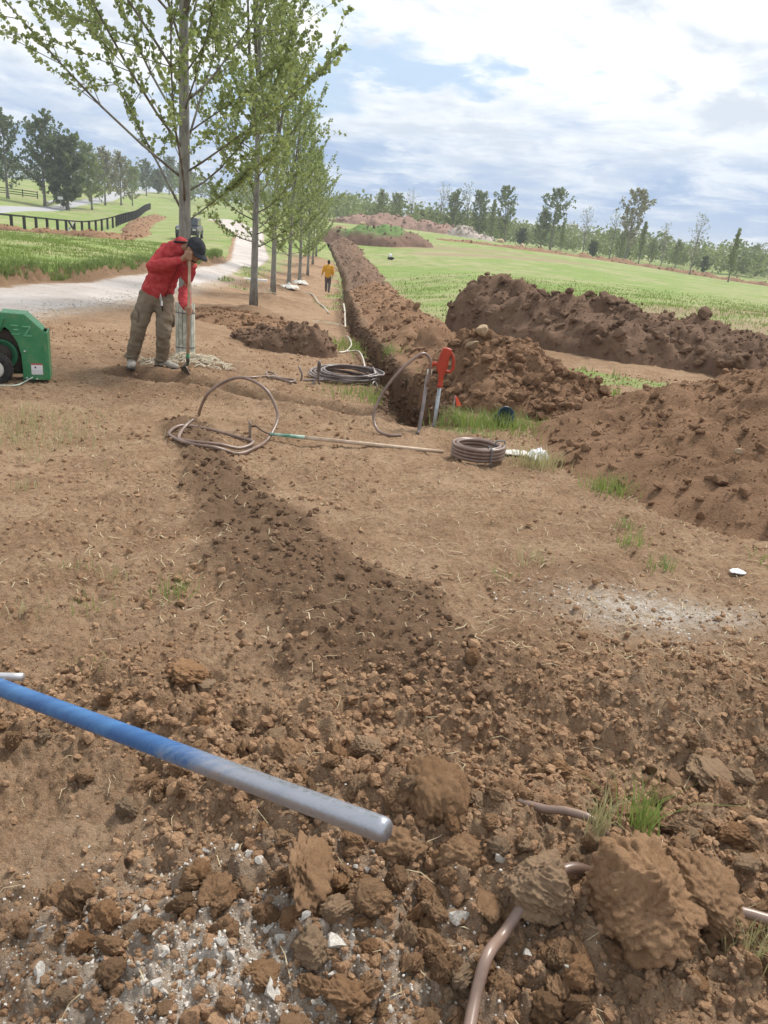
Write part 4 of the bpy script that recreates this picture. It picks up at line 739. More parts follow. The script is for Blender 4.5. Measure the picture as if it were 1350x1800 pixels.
def stk():
    m,b=mat('warning_sticker',.5,.3); t=nd('ShaderNodeTexCoord'); s=nd('ShaderNodeSeparateXYZ'); L.new(t.outputs['Generated'],s.inputs[0]); z=s.outputs[2]; x=s.outputs[0]
    hd=mth('GREATER_THAN',z,.86); ln=mth('MULTIPLY',mth('LESS_THAN',mth('FRACT',mth('MULTIPLY',z,9)),.3),mth('LESS_THAN',z,.42)); tx=mth('GREATER_THAN',noise(t.outputs['Generated'],40,2),.47)
    c=mix(mth('MULTIPLY',mth('MULTIPLY',ln,tx),.7),(.72,.72,.74),(.08,.08,.1)); c=mix(hd,c,(.42,.10,.09)); 
    ic=mth('LESS_THAN',mth('ADD',mth('POWER',mth('MULTIPLY',mth('SUBTRACT',x,.36),8.0),2),mth('POWER',mth('MULTIPLY',mth('SUBTRACT',z,.64),6.5),2)),.35); c=mix(ic,c,(.05,.05,.07)); L.new(c,b.inputs['Base Color']); return m
MB().box((.285,-.002,.128),(.105,.003,.112)).ob('warning_sticker',stk(),TM)
for x,z in ((.016,.61),(.185,.30),(.185,.035),(.28,.028)): MB().lathe([(.001,-.012),(.010,-.010),(.011,0),(.011,.002)],(x,-.001,z),10,'y').ob('bolt',M_bolt,TM,True)
MB().prism([(-.005,.625),(.03,.625),(-.175,.10),(-.215,.10)],-.03,-.012).ob('strut',M_green,TM,bevel=.003)
MB().box((-.24,.16,.56),(.48,.30,.16)).ob('engine_cover',M_green,TM,bevel=.02); MB().box((-.30,.14,.66),(.36,.26,.05)).ob('engine_cover_top',simple('sunlit_green_paint',(.30,.52,.36),(.36,.58,.42),3,.3,.5),TM,bevel=.015)  # cover top: paler copy of the green, sun brightness painted in
MB().box((-.16,.17,.29),(.60,.22,.42)).ob('chain_housing',M_grease,TM,bevel=.02)
MB().lathe([(.02,-.02),(.115,-.02),(.135,-.035),(.15,-.03),(.15,.03),(.02,.03)],(-.03,.03,.26),28,'y').ob('pulley',M_green2,TM,True)
MB().lathe([(.01,-.045),(.09,-.045),(.10,-.03),(.10,0)],(-.03,.03,.26),20,'y').ob('pulley_hub',M_grease,TM,True)
for (wx,wy) in ((-.075,-.16),(-.075,.52)):
    prof=[(.075,-.045),(.115,-.055),(.145,-.05),(.158,-.035),(.162,0),(.158,.035),(.145,.05),(.115,.055),(.075,.045)]
    W=MB().lathe(prof,(wx,wy,.155),30,'y').ob('wheel',M_tyre,TM,True); MB().lathe([(.02,-.05),(.07,-.056),(.086,-.050),(.088,.03),(.02,.03)],(wx,wy,.155),24,'y').ob('rim',M_rim,W,True); MB().lathe([(.001,-.072),(.022,-.068),(.024,-.03)],(wx,wy,.155),12,'y').ob('hub',M_grease,W,True)
    t=MB()
    for k in range(30):
        a=2*math.pi*k/30; M=np.array([[math.cos(a),0,math.sin(a)],[0,1,0],[-math.sin(a),0,math.cos(a)]]); t.box((wx+.160*math.cos(a),wy,.155+.160*math.sin(a)),(.008,.085,.014),0,M)
    t.ob('tread',M_tyre,W)
MB().tube([(-.075,-.16,.155),(-.075,.52,.155)],.014,10).ob('axle',M_grease,TM,True)
MB().tube(spline([(.245,-.03,.052),(.17,-.06,.012),(.10,-.25,.012),(-.1,-.26,.014),(-.35,-.24,.016)],5),.007,8).ob('skid_rod',simple('pale_green_rod',(.50,.58,.50),(.60,.66,.58),5,.5,.4),TM,True)
for s in (.02,.30): MB().tube(spline([(-.42,s,.60),(-.75,s,.78),(-1.0,s,.98),(-1.12,s,1.0)],5),.014,8).ob('handle',M_grease,TM,True)
# ---------------------------------------------------------------- blue bent pipe in the foreground
def worn():
    m,b=mat('worn_blue_pipe',.32,.5,.2); t=nd('ShaderNodeTexCoord'); s=nd('ShaderNodeSeparateXYZ'); L.new(t.outputs['Object'],s.inputs[0]); v=t.outputs['Object']
    mp=nd('ShaderNodeMapping'); mp.inputs['Scale'].default_value=(.12,1,.3); L.new(v,mp.inputs[0]); n=noise(mp.outputs[0],24,7,.7); n2=noise(v,90,4,.7)
    wear=mrange(mth('ADD',mth('ADD',s.outputs[0],mth('MULTIPLY',mth('SUBTRACT',n,.5),.75)),mth('MULTIPLY',mth('SUBTRACT',n2,.5),.1)),-.52,-.18)
    blue=mix(mrange(n,.35,.65),(.025,.10,.27),(.055,.17,.37)); c=mix(wear,blue,mix(n,(.30,.32,.37),(.46,.46,.50))); L.new(c,b.inputs['Base Color'])
    mm=mth('MULTIPLY',wear,.8); L.new(mm,b.inputs['Metallic']); L.new(mrange(n2,.3,.7,.25,.5),b.inputs['Roughness']); bump(b,n2,.15,.003); return m
M_pipe=worn()
bp=thing('bent_pipe','worn blue steel pipe with bare grey end reaching in from the left','pipe',(0,0,0))
pp=spline([(-2.75,2.90,-.10),(-2.41,2.68,.0),(-1.845,2.318,.136),(-1.4,2.04,.236),(-1.15,1.885,.292),(-.90,1.720,.353),(-.7,1.592,.400),(-.45,1.435,.456),(-.2,1.277,.513),(.0,1.151,.559),(.045,1.123,.569)],8)
end=[pp[-1]+(pp[-1]-pp[-2])/np.linalg.norm(pp[-1]-pp[-2])*q for q in (.008,.014,.017)]
v,f=tube(np.vstack([pp,end]),np.concatenate([np.full(len(pp),.0235),[.0225,.019,.012]]),28); ob('pipe_shaft',pymesh('pipe_shaft',v,f,True),M_pipe,bp)
M_brk=simple('bare_steel',(.45,.44,.46),(.58,.57,.58),9,.4,.5,.6)
bk=thing('steel_bracket','grey steel tube end with two rivets at the left edge','bracket',(0,0,0)); MB().tube(spline([(-1.62,1.97,-.12),(-1.58,1.965,.10),(-1.45,1.955,.215),(-1.25,1.953,.24),(-1.034,1.956,.255)],6),.0125,14).ob('tube',M_brk,bk,True)
for x in (-1.135,-1.085): MB().lathe([(.001,-.022),(.004,-.021),(.005,-.012)],(x,1.957,.249),8,'y').ob('rivet',M_bolt,bk,True)
# ---------------------------------------------------------------- hoses
def hose_mat(name,c1,c2,r): return simple(name,c1,c2,6,r,.5,0,.15,30,.003)
M_hose=hose_mat('brown_poly_hose',(.15,.098,.075),(.25,.17,.135),.34); M_hosed=hose_mat('dark_poly_hose',(.10,.078,.075),(.25,.205,.195),.30); M_hosew=hose_mat('dusty_pale_hose',(.42,.37,.31),(.60,.55,.48),.55)
def hose(label,P,r=.0165,mt=M_hose,k=8,name='hose',n=12,cat='hose'):
    p=spline(P,k); o=np.array([p[:,0].mean(),p[:,1].mean(),p[:,2].min()]); v,f=tube(p-o,r,n); return ob(name,pymesh(name,v,f,True),mt,None,label,cat,None,None,o)
def gp(L_,up=.015):
    a=np.array(L_,float); z=H(a[:,0],a[:,1]); return np.stack([a[:,0],a[:,1],z+up],1)
hose('thick brown hose curving in from the bottom edge under the huge clod',np.vstack([gp([(.25,1.05),(.285,1.19),(.315,1.27),(.365,1.35)],.045),gp([(.44,1.43),(.54,1.49)],.06),gp([(.66,1.53),(.78,1.53)],.0),gp([(.9,1.485)],.02),gp([(.97,1.47),(1.06,1.45),(1.25,1.42),(1.5,1.38)],.045)]),.0138,M_hose,8)
hose('short length of brown hose showing above the huge clod',np.vstack([gp([(.40,1.74)],-.02),gp([(.50,1.69),(.56,1.665),(.63,1.63)],.035),gp([(.72,1.59)],.0)]),.0115,M_hose)
hose('loose brown hose with one tall arch and flat loops on the dark soil',np.vstack([[(-1.70,6.60,-.06),(-1.673,6.55,.0),(-1.638,6.53,.08),(-1.577,6.512,.17),(-1.429,6.505,.275),(-1.278,6.475,.315),(-1.094,6.407,.255),(-.98,6.325,.12),(-.955,6.247,.02)],gp([(-.99,6.0),(-1.04,5.7),(-1.13,5.52),(-1.28,5.43),(-1.44,5.44),(-1.62,5.6),(-1.73,5.81),(-1.69,6.03),(-1.47,6.07),(-1.22,5.99),(-1.07,5.82),(-1.14,5.64),(-1.29,5.56),(-1.5,5.53),(-1.6,5.62)],.02),[(-1.61,5.80,.02),(-1.57,5.92,.06)]]),.0135,M_hose,8)
# big black coil of many loops
def coil(label,cx,cy,R0,n,r,mt,seed,lift=.02,jit=.03,tail=None,name='hose_coil'):
    g=np.random.default_rng(seed); P=[]; z0=zat(cx,cy)
    if tail is not None and tail[0] is not None: P+=tail[0]
    for k in range(n):
        rr_=R0*(1+g.normal(0,.07)); ox,oy=g.normal(0,jit,2); tl=g.normal(0,.04); ta=g.uniform(0,6.28); zb=z0+r+lift*(k%6)
        for q in range(12): a=2*math.pi*q/12+k*.02; P.append((cx+ox*1+rr_*math.cos(a),cy+oy+rr_*math.sin(a),zb+tl*math.cos(a-ta)*.6+abs(tl)*.6+lift*q/12))
    if tail is not None and tail[1] is not None: P+=tail[1]
    root=thing(name,label,'hose coil',(cx,cy,z0)); v,f=tube(spline(np.array(P),3)-np.array([cx,cy,z0]),r,8); ob('coiled_hose',pymesh('coiled_hose',v,f,True),mt,root); return root
z0=zat(-.6,9.7)
coil('big tangled coil of dark hose lying left of the trench',-.60,9.75,.37,12,.0125,M_hosed,3,.018,.035,([(-1.17,9.2,z0+.23),(-1.125,9.2,z0+.13),(-1.14,9.25,z0+.02),(-1.03,9.3,z0+.06)],[(-.3,9.9,z0+.08),(-.3,9.75,z0+.2),(-.25,9.6,z0+.1),(-.3,9.4,z0+.02)]))
hose('short hose loop standing up at the left of the dark coil',[(-1.04,9.1,z0+.01),(-.96,9.12,z0+.08),(-.915,9.12,z0+.2),(-.91,9.12,z0+.30),(-.925,9.14,z0+.31),(-.93,9.15,z0+.2),(-.92,9.2,z0+.06),(-.9,9.3,z0+.02)],.0125,M_hosed)
hose('thin pale hose looping between the coil and the trench',np.vstack([[(-1.03,14.6,-.36),(-.93,14.2,-.30)],gp([(-.80,13.2)],.12),gp([(-.86,12.75),(-.95,12.6)],.02),gp([(-.7,12.9),(-.58,12.3)],.05),gp([(-.47,11.2),(-.44,10.6)],.03)]),.012,M_hosew)
hose('pale hose ring lying on the grass right of the dark coil',gp([(-.42,11.6),(-.2,11.4),(-.08,10.7),(-.1,10.0),(-.24,9.6),(-.36,10.1),(-.34,10.8),(-.22,11.0),(-.2,10.5)],.02),.0115,M_hosew)
hose('narrow double loop of brown hose between the shovel and the coil',gp([(-1.75,8.75),(-1.66,8.9),(-1.48,9.05),(-1.32,9.1),(-1.17,8.95),(-1.22,8.8),(-1.38,8.86),(-1.5,9.0),(-1.56,9.25),(-1.46,9.2),(-1.38,9.05),(-1.15,8.9)],.018),.012,M_hose)
# neat coil tied with a strap
cz=zat(.71,5.98); nc=thing('hose_coil','neat tied coil of brown hose at the end of the wooden handle','hose coil',(.71,5.98,cz)); P=[]
for k in range(8):
    lay=k//2; rr_=.205 if k%2 else .172
    for q in range(20): a=2*math.pi*q/20+.3; P.append((rr_*math.cos(a),rr_*math.sin(a),.018+lay*.027+.0012*q))
v,f=tube(spline(np.array(P),2),.0148,10); ob('coiled_hose',pymesh('coiled_hose',v,f,True),M_hose,nc)
for a in (-1.2,.35):
    c,s=math.cos(a),math.sin(a); MB().tube(spline([(c*.15,s*.15,.0),(c*.148,s*.148,.125),(c*.19,s*.19,.142),(c*.232,s*.232,.125),(c*.23,s*.23,.0)],4),.006,6).ob('strap',simple('grey_strap',(.12,.12,.13),(.2,.2,.2),9,.6,.3),nc,True)
# ---------------------------------------------------------------- yard hydrant
hx,hy=.40,7.10; hz=zat(hx,hy); M_redp=simple('red_cast_paint',(.34,.032,.014),(.44,.055,.022),6,.45,.4,0,.2,40,.004); M_gal=simple('galvanised_pipe',(.28,.30,.32),(.42,.44,.46),14,.45,.5,.6)
hy_=thing('yard_hydrant','red headed yard hydrant on a grey steel standpipe','hydrant',(hx,hy,hz),(rad(-1),rad(2.0),0))
MB().tube([(0,0,-.3),(0,0,.44)],.0175,16).ob('standpipe',M_gal,hy_,True)
MB().lathe([(.02,.38),(.028,.38),(.028,.40),(.024,.41),(.024,.47),(.030,.49),(.022,.50)],n=16).ob('collar',M_redp,hy_,True)
MB().prism([(-.026,.49),(.026,.49),(.040,.53),(.046,.57),(.050,.62),(.052,.67),(.070,.70),(.060,.738),(.015,.746),(-.018,.742),(-.034,.70),(-.046,.62),(-.058,.565),(-.046,.53)],-.028,.028).ob('head_casting',M_redp,hy_,bevel=.012)
MB().tube(spline([(.026,0,.715),(.062,0,.70),(.088,0,.655),(.098,0,.60),(.094,0,.555),(.07,0,.53),(.028,0,.535)],4),.0135,8).ob('lever_handle',M_redp,hy_,True)
MB().tube(spline([(-.04,0,.58),(-.07,0,.59),(-.10,0,.575),(-.11,0,.54)],4),.019,10).ob('spout',M_redp,hy_,True); MB().lathe([(.014,.475),(.023,.475),(.023,.53),(.014,.53)],(-.112,0,0),14).ob('hose_adapter',simple('white_plastic_fitting',(.62,.60,.55),(.7,.68,.63)),hy_,True)
hose('brown hose arching up over the hydrant spout and down to the ground',np.vstack([[(.295,7.03,.28),(.305,7.02,.40),(.300,7.0,.507),(.254,6.995,.569),(.182,6.948,.56),(.041,6.85,.436),(-.072,6.8,.283),(-.144,6.748,.133),(-.165,6.69,.02)],gp([(-.12,6.58)],.03),gp([(-.02,6.48),(.09,6.5)],.012)]),.0135,M_hose)
hose('dark hose hanging straight down from the hydrant spout to the ground',np.vstack([[(.29,7.09,.36),(.282,7.04,.25),(.272,6.94,.10)],gp([(.25,6.80),(.235,6.72)],.012)]),.0165,M_hosed)
# ---------------------------------------------------------------- long wooden handled tool on the ground
M_ash=simple('ash_wood',(.42,.31,.22),(.58,.46,.35),12,.6,.3,0,.2,40,.003); M_ferr=simple('green_paint_worn',(.05,.20,.14),(.35,.48,.40),10,.5,.3)
ha=np.array([-.98,6.06,zat(-.98,6.06)+.05]); hb=np.array([.44,6.08,zat(.44,6.08)+.03]); ht=thing('long_handled_hoe','long wooden tool handle with worn green end lying between the coils','tool',tuple(ha)); d=hb-ha
MB().tube([d*.20,d*.6,d],[.0165,.017,.0155],12).ob('handle',M_ash,ht,True); MB().tube([d*.0,d*.2],[.012,.0172],12).ob('painted_grip',M_ferr,ht,True)
MB().tube(spline([(0,0,0),(-.06,.0,.02),(-.12,.02,.05),(-.16,.03,.04)],4),.008,8).ob('socket',simple('rusty_steel',(.12,.08,.06),(.22,.17,.14),12,.6,.4,.6),ht,True)
MB().box((-.17,.03,.01),(.012,.10,.14),.3).ob('hoe_blade',simple('rusty_blade',(.16,.12,.10),(.26,.22,.19),12,.6,.4,.5),ht,bevel=.004)
# ---------------------------------------------------------------- litter, flag, pot
def crumple(name,label,cat,x,y,sx,sy,hh,seed,mt,rz=0):
    n=26; u=np.linspace(-1,1,n); X,Y=np.meshgrid(u,u,indexing='ij'); g_=np.random.default_rng(seed); R=np.sqrt(X**2+Y**2); z=(np.clip(1-R**2,0,1)**.7)*hh*(.5+1.6*np.abs(fbm(X.ravel()*2+seed,Y.ravel()*2,4,seed).reshape(X.shape)))+np.abs(fbm(X.ravel()*4+seed,Y.ravel()*4,3,seed+1).reshape(X.shape))*hh*.6
    r_=1+.35*fbm((X*1.5).ravel(),(Y*1.5).ravel(),3,seed+4).reshape(X.shape); V=np.stack([(X*r_*sx).ravel(),(Y*r_*sy).ravel(),z.ravel()+.008],1); keep=(R<1.02)
    i,j=np.meshgrid(np.arange(n-1),np.arange(n-1),indexing='ij'); i=i.ravel(); j=j.ravel(); F=np.stack([i*n+j,(i+1)*n+j,(i+1)*n+j+1,i*n+j+1],1); F=F[keep.ravel()[F].all(1)]
    o=ob(name,mesh(name,V,F),mt,None,label,cat,None,None,(x,y,zat(x,y)),(0,0,rz)); s=o.modifiers.new('thick','SOLIDIFY'); s.thickness=.002; return o
M_bag=simple('white_plastic',(.72,.74,.77),(.82,.83,.85),9,.35,.4,0,.3,20,.006); M_tarp=simple('white_netting',(.55,.53,.48),(.72,.70,.65),20,.8,.2)
crumple('plastic_bag','white plastic bag crumpled beside the large right heap','bag',1.24,6.2,.09,.13,.10,3,M_bag)
crumple('white_netting','flat white netting trailing from the white plastic bag','netting',1.04,6.22,.16,.07,.03,5,M_tarp)
crumple('paper_scrap','small white scrap on the soil at the right edge','scrap',1.94,3.86,.045,.03,.02,7,M_bag)
fl=thing('marker_flag','small orange red marker flag stuck in the heap behind the hydrant','flag',(.64,8.05,htop(.64,8.05)-.03)); MB().tube([(0,0,-.25),(0,0,.21)],.0025,6).ob('wire',M_gal,fl,True)
MB().add([(0,0,.21),(.015,.01,.20),(.085,.02,.10),(.03,.015,.09)],[(0,1,2,3)]).ob('flag_cloth',simple('fluorescent_orange',(.85,.09,.055),(.9,.13,.08),6,.6,.2),fl)
pt=thing('plant_pot','dark blue plastic pot lying in weeds at the heap foot','pot',(1.08,7.62,zat(1.08,7.62)+.06),(rad(62),0,rad(18))); M_pot=simple('blue_plastic',(.012,.03,.055),(.02,.05,.085),5,.35,.4)
MB().lathe([(.05,0),(.058,.002),(.078,.14),(.086,.14),(.086,.16),(.078,.16),(.055,.006),(.05,.006)],n=24).ob('pot_wall',M_pot,pt,True); MB().lathe([(.001,.004),(.05,.004),(.05,.01),(.001,.01)],n=20).ob('pot_base',M_pot,pt)
tuft(1.08,7.55,200,.17,M_blade[2],'grey green weeds round the blue pot',.10,415,grp=None)
sk=ob('stake',MB().prism([(-.02,0),(.02,0),(.018,.36),(0,.40),(-.018,.36)],-.012,.012).ob('x',M_guard).data,None,None,'pale wooden stake end poking up at the lower right corner','stake',None,None,(.985,1.20,zat(.985,1.2)-.12),(rad(8),rad(10),rad(20)))
bpy.data.objects.remove(bpy.data.objects['x'])
# pale fibre and burlap at the feet of the trees
M_twine=simple('pale_twine',(.52,.45,.33),(.72,.66,.54),15,.8,.2)
def fibres(label,x,y,n,R,seed,hh=.04,name='twine_pile',sx=1.6):
    g_=np.random.default_rng(seed); mb=MB(); z0=zat(x,y); 
    for k in range(n):
        a=g_.uniform(0,6.28); r0=R*g_.random()**.7; p=np.array([r0*math.cos(a)*sx,r0*math.sin(a)]); pts=[]; b=g_.uniform(0,6.28); l=g_.uniform(.05,.16)
        for s in range(5):
            pts.append((p[0],p[1])); b+=g_.normal(0,.6); p=p+np.array([math.cos(b)*1.3,math.sin(b)*.7])*l/4
        pts=np.array(pts); zz=H(x+pts[:,0],y+pts[:,1])-z0; zl=hh*max(.1,1-r0/R)*g_.random()+.006; mb.tube(np.stack([pts[:,0],pts[:,1],zz+zl+g_.random(5)*.02],1),.0045,4,False)
    return mb.ob(name,M_twine,None,True,label=label,cat='twine',kind='stuff',loc=(x,y,z0))
fibres('pale twine and shredded burlap round the foot of the near tree',-2.5,9.15,330,.34,1,.07)
fibres('white hose twine at the foot of the third tree',-4.15,24.0,60,.25,2,.25)
for k,(i,lb) in enumerate(((3,'white burlap collar at the foot of the fourth tree'),(4,'white burlap collar at the foot of the fifth tree'))):
    x,y=TREES[i]; crumple('burlap_collar',lb,'burlap',x+.05,y-.25,.42,.28,.22,31+k,M_tarp)
fibres('pale tangle of twine on the brown soil before the yellow shirted person',-1.75,19.6,45,.30,5,.05)
hose('long pale hose trailing along the mulch behind the person in yellow',gp([(-4.4,33),(-3.6,31.5),(-3.0,28.5),(-2.6,26),(-2.15,23.4)],.03),.022,M_hosew)
hose('white pipe lying along the left wall of the trench',[(-2.25,30.5,-1.25),(-1.95,27,-1.12),(-1.72,24.2,-1.1),(-1.5,21.6,-1.15)],.03,M_hosew)
ob('board',MB().box((0,0,.05),(.95,.25,.08)).ob('x',M_bag).data,None,None,'white board lying on the grass behind the second tree','board',None,None,(-6.05,32.5,zat(-6.05,32.5)),(0,0,.1)); bpy.data.objects.remove(bpy.data.objects['x'])
# bag far out in the field
fb=thing('field_bag','small white and black bundle lying on the far green field','bundle',(-1.5,75.5,zs(-1.5,75.5))); 
for nm,sd,c,s,mt_ in (('white_bundle',901,(0,0,.34),(.2,.18,.25),M_bag),('black_bundle',902,(.06,-.06,.16),(.33,.2,.2),M_black)):
    v,f=clod_shape(sd,3,5,.15,.9,.05); ob(nm,mesh(nm,v,f),mt_,fb,loc=c,scale=s)
for k,(x,y,s) in enumerate(((-14,170,.9),(-9,160,.7),(18,158,.8),(21,150,.6))): ob('boulder',RK[k%3].copy(),None,None,('white boulder left of the long clay pile','pale boulder in front of the long clay pile','pale boulder right of the rubble pile','pale boulder on the field edge past the rubble pile')[k],'boulder',None,None,(x,y,zs(x,y)+s*.3),(0,0,k),s)
# ---------------------------------------------------------------- people
def loft(pts,ra,rb,side,n=14):
    pts=np.asarray(pts,float); m=len(pts); ra=np.broadcast_to(np.asarray(ra,float),(m,)).copy(); rb=np.broadcast_to(np.asarray(rb,float),(m,)).copy()
    t=np.gradient(pts,axis=0); t/=np.linalg.norm(t,axis=1)[:,None]
    e0,e1=.5*(ra[0]+rb[0]),.5*(ra[-1]+rb[-1])
    P=np.vstack([pts[0]-t[0]*e0*.8,pts[0]-t[0]*e0*.55,pts,pts[-1]+t[-1]*e1*.55,pts[-1]+t[-1]*e1*.8]); A=np.concatenate([[ra[0]*.45,ra[0]*.8],ra,[ra[-1]*.8,ra[-1]*.45]]); B=np.concatenate([[rb[0]*.45,rb[0]*.8],rb,[rb[-1]*.8,rb[-1]*.45]])
    T=np.vstack([t[0],t[0],t,t[-1],t[-1]]); s=np.asarray(side,float); V=[]
    for p,q,a,b in zip(P,T,A,B):
        ss=s-q*(s@q); nn=np.linalg.norm(ss)
        if nn<1e-3: ss=np.array([1,0,0])-q*q[0]; nn=np.linalg.norm(ss)
        ss/=nn; f=np.cross(q,ss)
        for i in range(n): c=2*math.pi*i/n; V.append(p+ss*a*math.cos(c)+f*b*math.sin(c))
    k=len(P); F=[(j*n+i,j*n+(i+1)%n,(j+1)*n+(i+1)%n,(j+1)*n+i) for j in range(k-1) for i in range(n)]+[tuple(range(n-1,-1,-1)),tuple(range((k-1)*n,k*n))]
    return V,F
def blob(name,parts,voxel,mt,parent,sm=4,wr=0,wsc=14,seed=0,**k):
    a=MB()
    for v,f in parts: a.add(v,f)
    o=a.ob(name,None,None,True); r=o.modifiers.new('r','REMESH'); r.mode='VOXEL'; r.voxel_size=voxel; r.use_smooth_shade=True
    s=o.modifiers.new('s','SMOOTH'); s.iterations=sm; s.factor=.5
    dg=bpy.context.evaluated_depsgraph_get(); me=bpy.data.meshes.new_from_object(o.evaluated_get(dg)); old=o.data; bpy.data.objects.remove(o); bpy.data.meshes.remove(old); me.name=name
    if wr:
        n=len(me.vertices); co=np.empty(n*3,np.float32); me.vertices.foreach_get('co',co); co=co.reshape(-1,3); no=np.empty(n*3,np.float32); me.vertices.foreach_get('normal',no); no=no.reshape(-1,3)
        d=n3(co.astype(float)*np.array([1,1,2.2]),seed,wsc)+.5*n3(co.astype(float)*np.array([1,1,1.6]),seed+9,wsc*2.3); me.vertices.foreach_set('co',(co+no*(d*wr)[:,None]).astype(np.float32).ravel())
    me.polygons.foreach_set('use_smooth',np.ones(len(me.polygons),bool)); me.update()
    return ob(name,me,mt,parent,**k)
A3=lambda *q: np.array(q,float)
def unit(v): v=np.asarray(v,float); return v/np.linalg.norm(v)
def grip(c,ax,pn,rs,flip=1):
    """hand closed round a shaft: c on the shaft axis, pn from the shaft to the palm"""
    ax=unit(ax); pn=unit(pn-ax*(pn@ax)); sd=np.cross(ax,pn)*flip; out=[]
    out.append(loft([c+pn*(rs+.014)-ax*.036-sd*.02,c+pn*(rs+.016)+ax*.034-sd*.02],[.020,.020],[.030,.030],sd))
    out.append(loft([c+pn*(rs+.018)-sd*.045-ax*.01,c+pn*(rs+.016)-sd*.0],[.030,.034],[.018,.018],ax))
    for o,l in ((-.036,235),(-.012,255),(.012,250),(.035,230)):
        P=[]
        for q in np.linspace(15,l,6): a=rad(q); P.append(c+ax*o+(pn*math.cos(a)+sd*math.sin(a))*(rs+.008))
        out.append(loft(P,np.linspace(.0098,.0078,6),np.linspace(.0098,.0078,6),ax,8))
    P=[c+ax*(.02+.03*q)+(pn*math.cos(rad(-20-95*q))+sd*math.sin(rad(-20-95*q)))*(rs+.011) for q in (0,.35,.7,1)]; out.append(loft(P,[.013,.012,.0105,.009],[.013,.012,.0105,.009],ax,8)); return out
def relaxed(wr,d,side):
    d=unit(d); side=unit(side-d*(side@d)); n_=np.cross(d,side); out=[loft([wr,wr+d*.05,wr+d*.09],[.030,.040,.042],[.019,.016,.014],side)]
    for o,l in ((-.031,.065),(-.010,.078),(.011,.074),(.031,.058)):
        p=wr+d*.09+side*o; out.append(loft([p,p+d*l*.45+n_*.008,p+d*l*.8+n_*.03,p+d*l*.9+n_*.05],[.0095,.009,.0085,.007],[.0095,.009,.0085,.007],side,8))
    p=wr+d*.025+side*.035; out.append(loft([p,p+side*.025+d*.03+n_*.01,p+side*.028+d*.06+n_*.02],[.013,.0115,.009],[.013,.0115,.009],side,8)); return out
M_skin=simple('skin',(.30,.165,.105),(.36,.20,.13),9,.55,.3); M_hair=simple('dark_hair',(.02,.016,.013),(.035,.027,.02),40,.7,.3)
def fleece(name,a,b): return simple(name,a,b,22,.95,.1,0,.4,160,.004)
M_fleece=fleece('red_fleece',(.40,.045,.052),(.50,.08,.085)); M_seam=simple('dark_trim',(.03,.018,.02),None,1,.8,.2)
M_khaki=simple('khaki_cloth',(.17,.135,.095),(.235,.19,.14),11,.9,.15,0,.4,120,.003); M_boot=simple('grey_suede_boot',(.24,.215,.185),(.36,.33,.29),12,.85,.2,0,.4,60,.004); M_sole=simple('dark_sole',(.035,.03,.027),(.06,.05,.045),9,.8,.2)
M_cap=simple('charcoal_cap',(.028,.030,.036),(.05,.052,.06),20,.85,.2,0,.3,120,.002)
def sc9(p): c=A3(0,0,1.6); return c+(np.array(p,float)-c)*1.022
